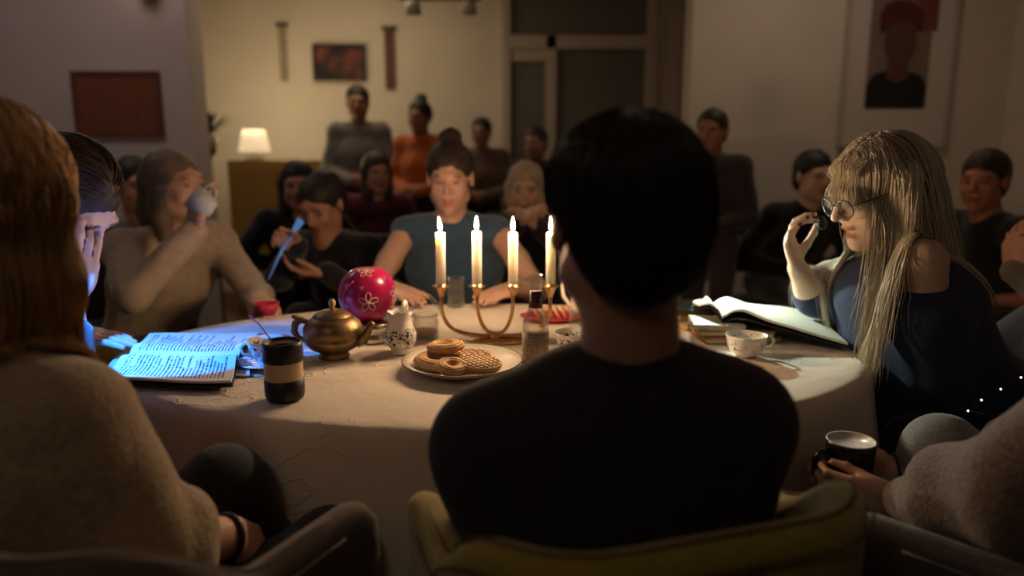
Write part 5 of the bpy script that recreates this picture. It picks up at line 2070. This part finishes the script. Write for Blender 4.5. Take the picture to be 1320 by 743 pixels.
rp_.top(MARL, res=.008, sleeve=.5, extra=rp_extra, disp=.007, freq=26, seed=21)
kn = W(1214, 582, 1.26)
rp_.legs(cloth('grey_denim', (.17, .19, .20), bs=400, var=.25, vs=250), knees=(kn, V((.645, 1.272, .56))), feet=(kn + V((-.06, .14, -.36)), V((.635, 1.27, .09))), shoe=SHOE, res=.010)
rp_.finish_skin(.0048)
rp_.hair_cap((.10, .06, .035), 'long')
dd = (wc_ - wb_).normalized()
ref = V((0, 0, 1)).cross(dd).normalized()
re2 = dd.cross(ref)
for o, m_, r_ in ((.010, mat('leather_band', (.05, .03, .025), .6), .0032), (.032, MATS['leather_band'], .0038)):
    q = wc_ - dd * o
    rp_.child(MB().tube([q + (ref * math.cos(i * .2618) + re2 * math.sin(i * .2618)) * (.0275 + o * .10) for i in range(24)], r_, 8, closed=True).build('bracelet', m_))
q = wc_ - dd * .072
bb = rp_.child(MB().tube([q + (ref * math.cos(i * .2618) + re2 * math.sin(i * .2618)) * .033 for i in range(24)], .001, 5, closed=True).build('bead_bracelet', mat('bead_cord', (.3, .25, .2), .6)))
BEAD = mat('pale_bead', (.60, .50, .36), .4)
for i in range(20):
    MB().ball(q + (ref * math.cos(i * .314) + re2 * math.sin(i * .314)) * .033, .0052, 8, 6).build('bead', BEAD, bb)

mg = thing('mug', 'black mug with a white inside held in one hand', 'mug', mug_c)
MB().lathe([(0, 0), (.032, 0), (.036, .004), (.0385, .02), (.0405, .080), (.0405, .088), (.0395, .0885), (.0372, .0875)], 44).build('outer_wall', mat('black_glaze', (.010, .010, .012), .25), mg)
MB().lathe([(.0403, .0885), (.0395, .0900), (.0375, .0885), (.0355, .02), (.03, .008), (0, .006)], 44).build('inner_wall', CHINA, mg)
MB().tube([(-.038, -.008, .074), (-.056, -.012, .072), (-.066, -.014, .058), (-.064, -.014, .036), (-.050, -.012, .020), (-.036, -.008, .020)], .0055, 10).build('handle', MATS['black_glaze'], mg)
# finger ring of the hand on the mug
# ---------------------------------------------------------------- the other guests
CHAIRM = mat('guest_chair', (.03, .022, .02), .6)


def guest_chair(pt, yaw, zs, who):
    t = thing('guest_chair', 'plain dark chair under ' + who, 'chair', (pt[0], pt[1], 0), yaw - math.pi / 2, 'plain chairs of the guests')
    MB().box((0, 0, zs - .02), (.42, .42, .04)).build('seat', CHAIRM, t, smooth=False, bevel=.01)
    MB().box((0, -.22, zs + .28), (.40, .03, .22)).build('backrest', CHAIRM, t, smooth=False, bevel=.01)
    for ex in (-1, 1):
        MB().tube([(ex * .18, -.21, zs), (ex * .18, -.22, zs + .38)], .014, 8).build('back_post', CHAIRM, t)
        for ey in (-1, 1):
            MB().tube([(ex * .18, ey * .18, zs - .03), (ex * .19, ey * .19, 0)], .015, 8).build('leg', CHAIRM, t)


def guest(label, px, py, Y, face, skin, hair, style, topc, seated=True, s=1.0, head=(0, .1, 0), sleeve=1.0, hands=None, legc=None, lean=.06, chair=None, topname='top', hlen=.25, hcurl=RELAX, hd=None, hthumb=(.75, .35, .5)):
    hc = W(px, py, Y)
    yaw = ang(*face)
    if not seated:
        s = hc.z / 1.56
    f = V((math.cos(yaw), math.sin(yaw), 0))
    nz_ = hc.z - .155 * s
    if seated:
        lean = max(.06, math.acos(min(max((nz_ - .50) / (.5 * s), .62), 1)))
    pz_ = nz_ - .5 * s * math.cos(lean)
    base = hc - f * (.03 + .5 * s * math.sin(lean))
    g = Person('person', label, (base.x, base.y), yaw, pz_, lean=lean, s=s, head=head, head_c=hc, seated=seated)
    g.head(skin, eyes_on=False)
    for e in (-1, 1):
        g.paints.append((g.hp(e * .032, .086, .001), (.013 * s, .013 * s, .006 * s), tuple(x * .25 for x in skin)))
    for e in (-1, 1):
        w_ = None
        hint = g.l * e * .6 - g.f * .3 + V((0, 0, -.6))
        dd, nn = None, None
        if hands and hands.get(e) is not None:
            w_ = V(hands[e])
            if hd and e in hd:
                dd, nn = hd[e]
        elif seated:
            w_ = g.P + g.f * .26 * s + g.l * e * .10 * s + V((0, 0, .12))
            dd, nn = g.f * .8 - g.l * e * .5, V((0, 0, -1))
        else:
            w_ = g.P + g.f * .20 * s + g.l * e * .05 * s + V((0, 0, .10))
            dd, nn = -g.l * e + g.f * .2, -g.f
        g.arm(e, w_, hint, d=dd, n=nn, curls=hcurl, thumb=hthumb)
    tm_ = cloth('guest_cloth_%s' % '_'.join('%03d' % int(x * 999) for x in topc), topc)
    g.top(tm_, res=.014, sleeve=sleeve, name=topname)
    g.legs(cloth('guest_legs_%s' % '_'.join('%03d' % int(x * 999) for x in (legc or (.02, .02, .025))), legc or (.02, .02, .025)), shoe=SHOE, res=.016)
    g.finish_skin(.0085)
    g.hair_cap(hair, style, res=.010, length=hlen)
    if seated and chair:
        guest_chair((base.x - f.x * .0, base.y - f.y * .0), yaw, pz_ - .085 * s, chair)
    return g


FAIR, TAN, DEEP = (.60, .36, .27), (.48, .24, .16), (.34, .15, .09)
# blue sleeveless woman across the table
guest('woman in a blue sleeveless top with dark tied hair facing the candles', 580, 228, 2.62, (-.02, -1), FAIR, (.035, .02, .015), 'bun', (.055, .105, .17), sleeve=0, head=(0, .22, 0), chair='the woman in the blue sleeveless top',
      hands={-1: V((-.37, 2.27, .778)), 1: V((.0, 2.27, .778))}, hd={-1: (V((.5, -.8, -.06)), V((0, 0, -1))), 1: (V((-.5, -.8, -.06)), V((0, 0, -1)))}, hcurl=[(.04, .12, .1)] * 4, hthumb=(.75, .5, .05))
# pale haired guest behind her shoulder
guest('guest with pale hair and dark clothes behind the third candle', 678, 242, 3.5, (-.1, -1), FAIR, (.40, .30, .20), 'long', (.03, .022, .028), head=(0, .2, 0), chair='the pale haired guest in dark clothes', hlen=.12,
      hands={-1: W(668, 290, 3.22), 1: W(696, 294, 3.22)})
# reader in dark clothes with blue lit sheet
cg = guest('seated guest in dark clothes looking down at a blue lit sheet', 415, 262, 2.95, (-.35, -1), TAN, (.02, .013, .011), 'short', (.016, .015, .022), head=(0, .5, 0), chair='the guest reading the blue lit sheet', lean=.15,
      hands={-1: W(382, 318, 2.62), 1: W(420, 352, 2.66)}, hd={-1: (V((-.3, -.6, .4)), V((.4, -.5, -.4))), 1: (V((-.9, -.3, .1)), V((0, 0, 1)))})
pc_ = W(374, 306, 2.60)
o = sheet('lit_sheet', lambda u, v: (W(392, 286, 2.60).lerp(W(362, 322, 2.52), v)).lerp(W(384, 280, 2.66).lerp(W(346, 360, 2.50), v), u), 4, 4, mat('screen_blue', (.1, .2, .4), .4, emit=(.10, .22, .52), estr=.55), None, .004)
tag(o, 'blue glowing tablet sheet held by the guest in dark clothes', 'tablet')
# guest drinking at the left, and the dark haired one behind
bg_ = guest('guest with long ash hair in a pale beige sweater drinking from a cup', 226, 240, 2.45, (.75, -.55), FAIR, (.17, .12, .09), 'long', (.46, .36, .27), head=(.25, -.05, 0), chair='the guest drinking in the beige sweater', hlen=.16,
      hands={-1: W(250, 300, 2.22), 1: W(330, 388, 2.25)}, hd={-1: (V((.25, -.1, 1)), V((.5, .7, .1))), 1: (V((.6, -.7, 0)), V((0, 0, -1)))}, topname='sweater')
ck = W(276, 272, 2.22)
t = thing('drinking_cup', 'pale blue and white cup raised by the guest in beige', 'cup', ck)
t.rotation_euler = (0, -.9, .2)
MB().lathe([(0, 0), (.026, 0), (.033, .02), (.037, .075), (.035, .075), (.031, .022), (0, .006)], 28).build('bowl', mat('pale_blue_cup', (.55, .60, .62), .3), t)
MB().tube([(.034, 0, .06), (.055, 0, .055), (.055, 0, .03), (.033, 0, .02)], .004, 8).build('handle', MATS['pale_blue_cup'], t)
guest('guest with black hair in grey clothes behind the drinking guest', 176, 238, 3.2, (.6, -.8), TAN, (.010, .008, .009), 'short', (.30, .28, .29), chair='the black haired guest behind the drinking guest', head=(.1, .1, 0))
bo = W(316, 396, 2.23)
t = thing('red_bowl', 'small red bowl at the far end of the table edge', 'bowl', (W(318, 404, 2.12).x + .08, 2.06, ZT))
MB().lathe([(0, 0), (.02, 0), (.032, .02), (.036, .034), (.033, .034), (.028, .018), (0, .006)], 24).build('dish', RED, t)
# far guests standing in the back room
guest('tall standing guest in a grey shirt below the dark picture', 461, 132, 5.36, (.1, -1), DEEP, (.012, .009, .008), 'short', (.17, .155, .14), seated=False, legc=(.08, .02, .03))
guest('standing guest in an orange top in the back room', 540, 150, 5.12, (-.4, -1), DEEP, (.015, .01, .01), 'bun', (.42, .10, .02), seated=False)
guest('small standing guest in brown before the side light of the door', 620, 170, 5.4, (-.2, -1), DEEP, (.03, .018, .015), 'short', (.12, .07, .06), seated=False)
guest('guest in a dark maroon top before the glazed door', 690, 184, 4.6, (-.5, -1), DEEP, (.03, .015, .015), 'short', (.06, .015, .025), seated=False)
guest('guest in a maroon dress behind the reader with the tablet', 486, 222, 4.45, (.45, -1), TAN, (.04, .025, .02), 'long', (.13, .02, .035), chair='the guest in the maroon dress')
guest('guest in black seated behind the reader with the tablet', 384, 238, 3.75, (.2, -1), TAN, (.015, .01, .012), 'long', (.014, .013, .018), chair='the guest in black behind the reader')
# right side of the room
guest('dark clothed guest by the casing right of the man', 917, 168, 3.5, (-.5, -.8), DEEP, (.03, .015, .012), 'short', (.035, .028, .03), seated=False, legc=(.05, .04, .05))
guest('guest in black with dark hair behind the woman with glasses', 1050, 226, 3.6, (.2, -1), FAIR, (.015, .01, .01), 'short', (.012, .011, .013), chair='the guest in black behind the woman with glasses')
guest('guest in black with reddish face near the side wall', 1268, 232, 2.95, (-1, -.1), (.42, .17, .10), (.03, .016, .012), 'short', (.012, .011, .013), head=(.6, .1, 0), chair='the guest with the reddish face', hands={-1: W(1218, 262, 3.05)}, hd={-1: (V((-.8, .2, .3)), V((0, -.3, -1)))}, sleeve=.55)
guest('guest in a grey brown cardigan at the right edge of the room', 1398, 240, 2.25, (-.8, .1), TAN, (.05, .03, .02), 'short', (.15, .12, .095), chair='the guest in the grey brown cardigan',
      hands={1: W(1310, 350, 2.10), -1: W(1330, 415, 2.40)}, hd={1: (V((-.1, .1, 1)), V((.8, .3, 0)))})

# string of tiny lights glinting behind the brown sleeve
fb = [W(1248, 530, 1.42), W(1265, 516, 1.42), W(1290, 502, 1.42), W(1316, 487, 1.42), W(1345, 476, 1.42)]
fl_ = thing('light_string', 'string of tiny lights behind the brown sweater sleeve', 'fairy lights', (fb[2].x, fb[2].y, fb[2].z))
MB().tube([q - fb[2] for q in [V((.925, 1.372, .695))] + fb + [V((1.40, 1.46, .815))]], .0012, 6).build('wire', BLK, fl_)
for q in fb[:4]:
    MB().ball(q - fb[2], .0022, 8, 6).build('bulb', mat('tiny_bulb', (1, .95, .8), .4, emit=(1, .85, .6), estr=2.5), fl_)
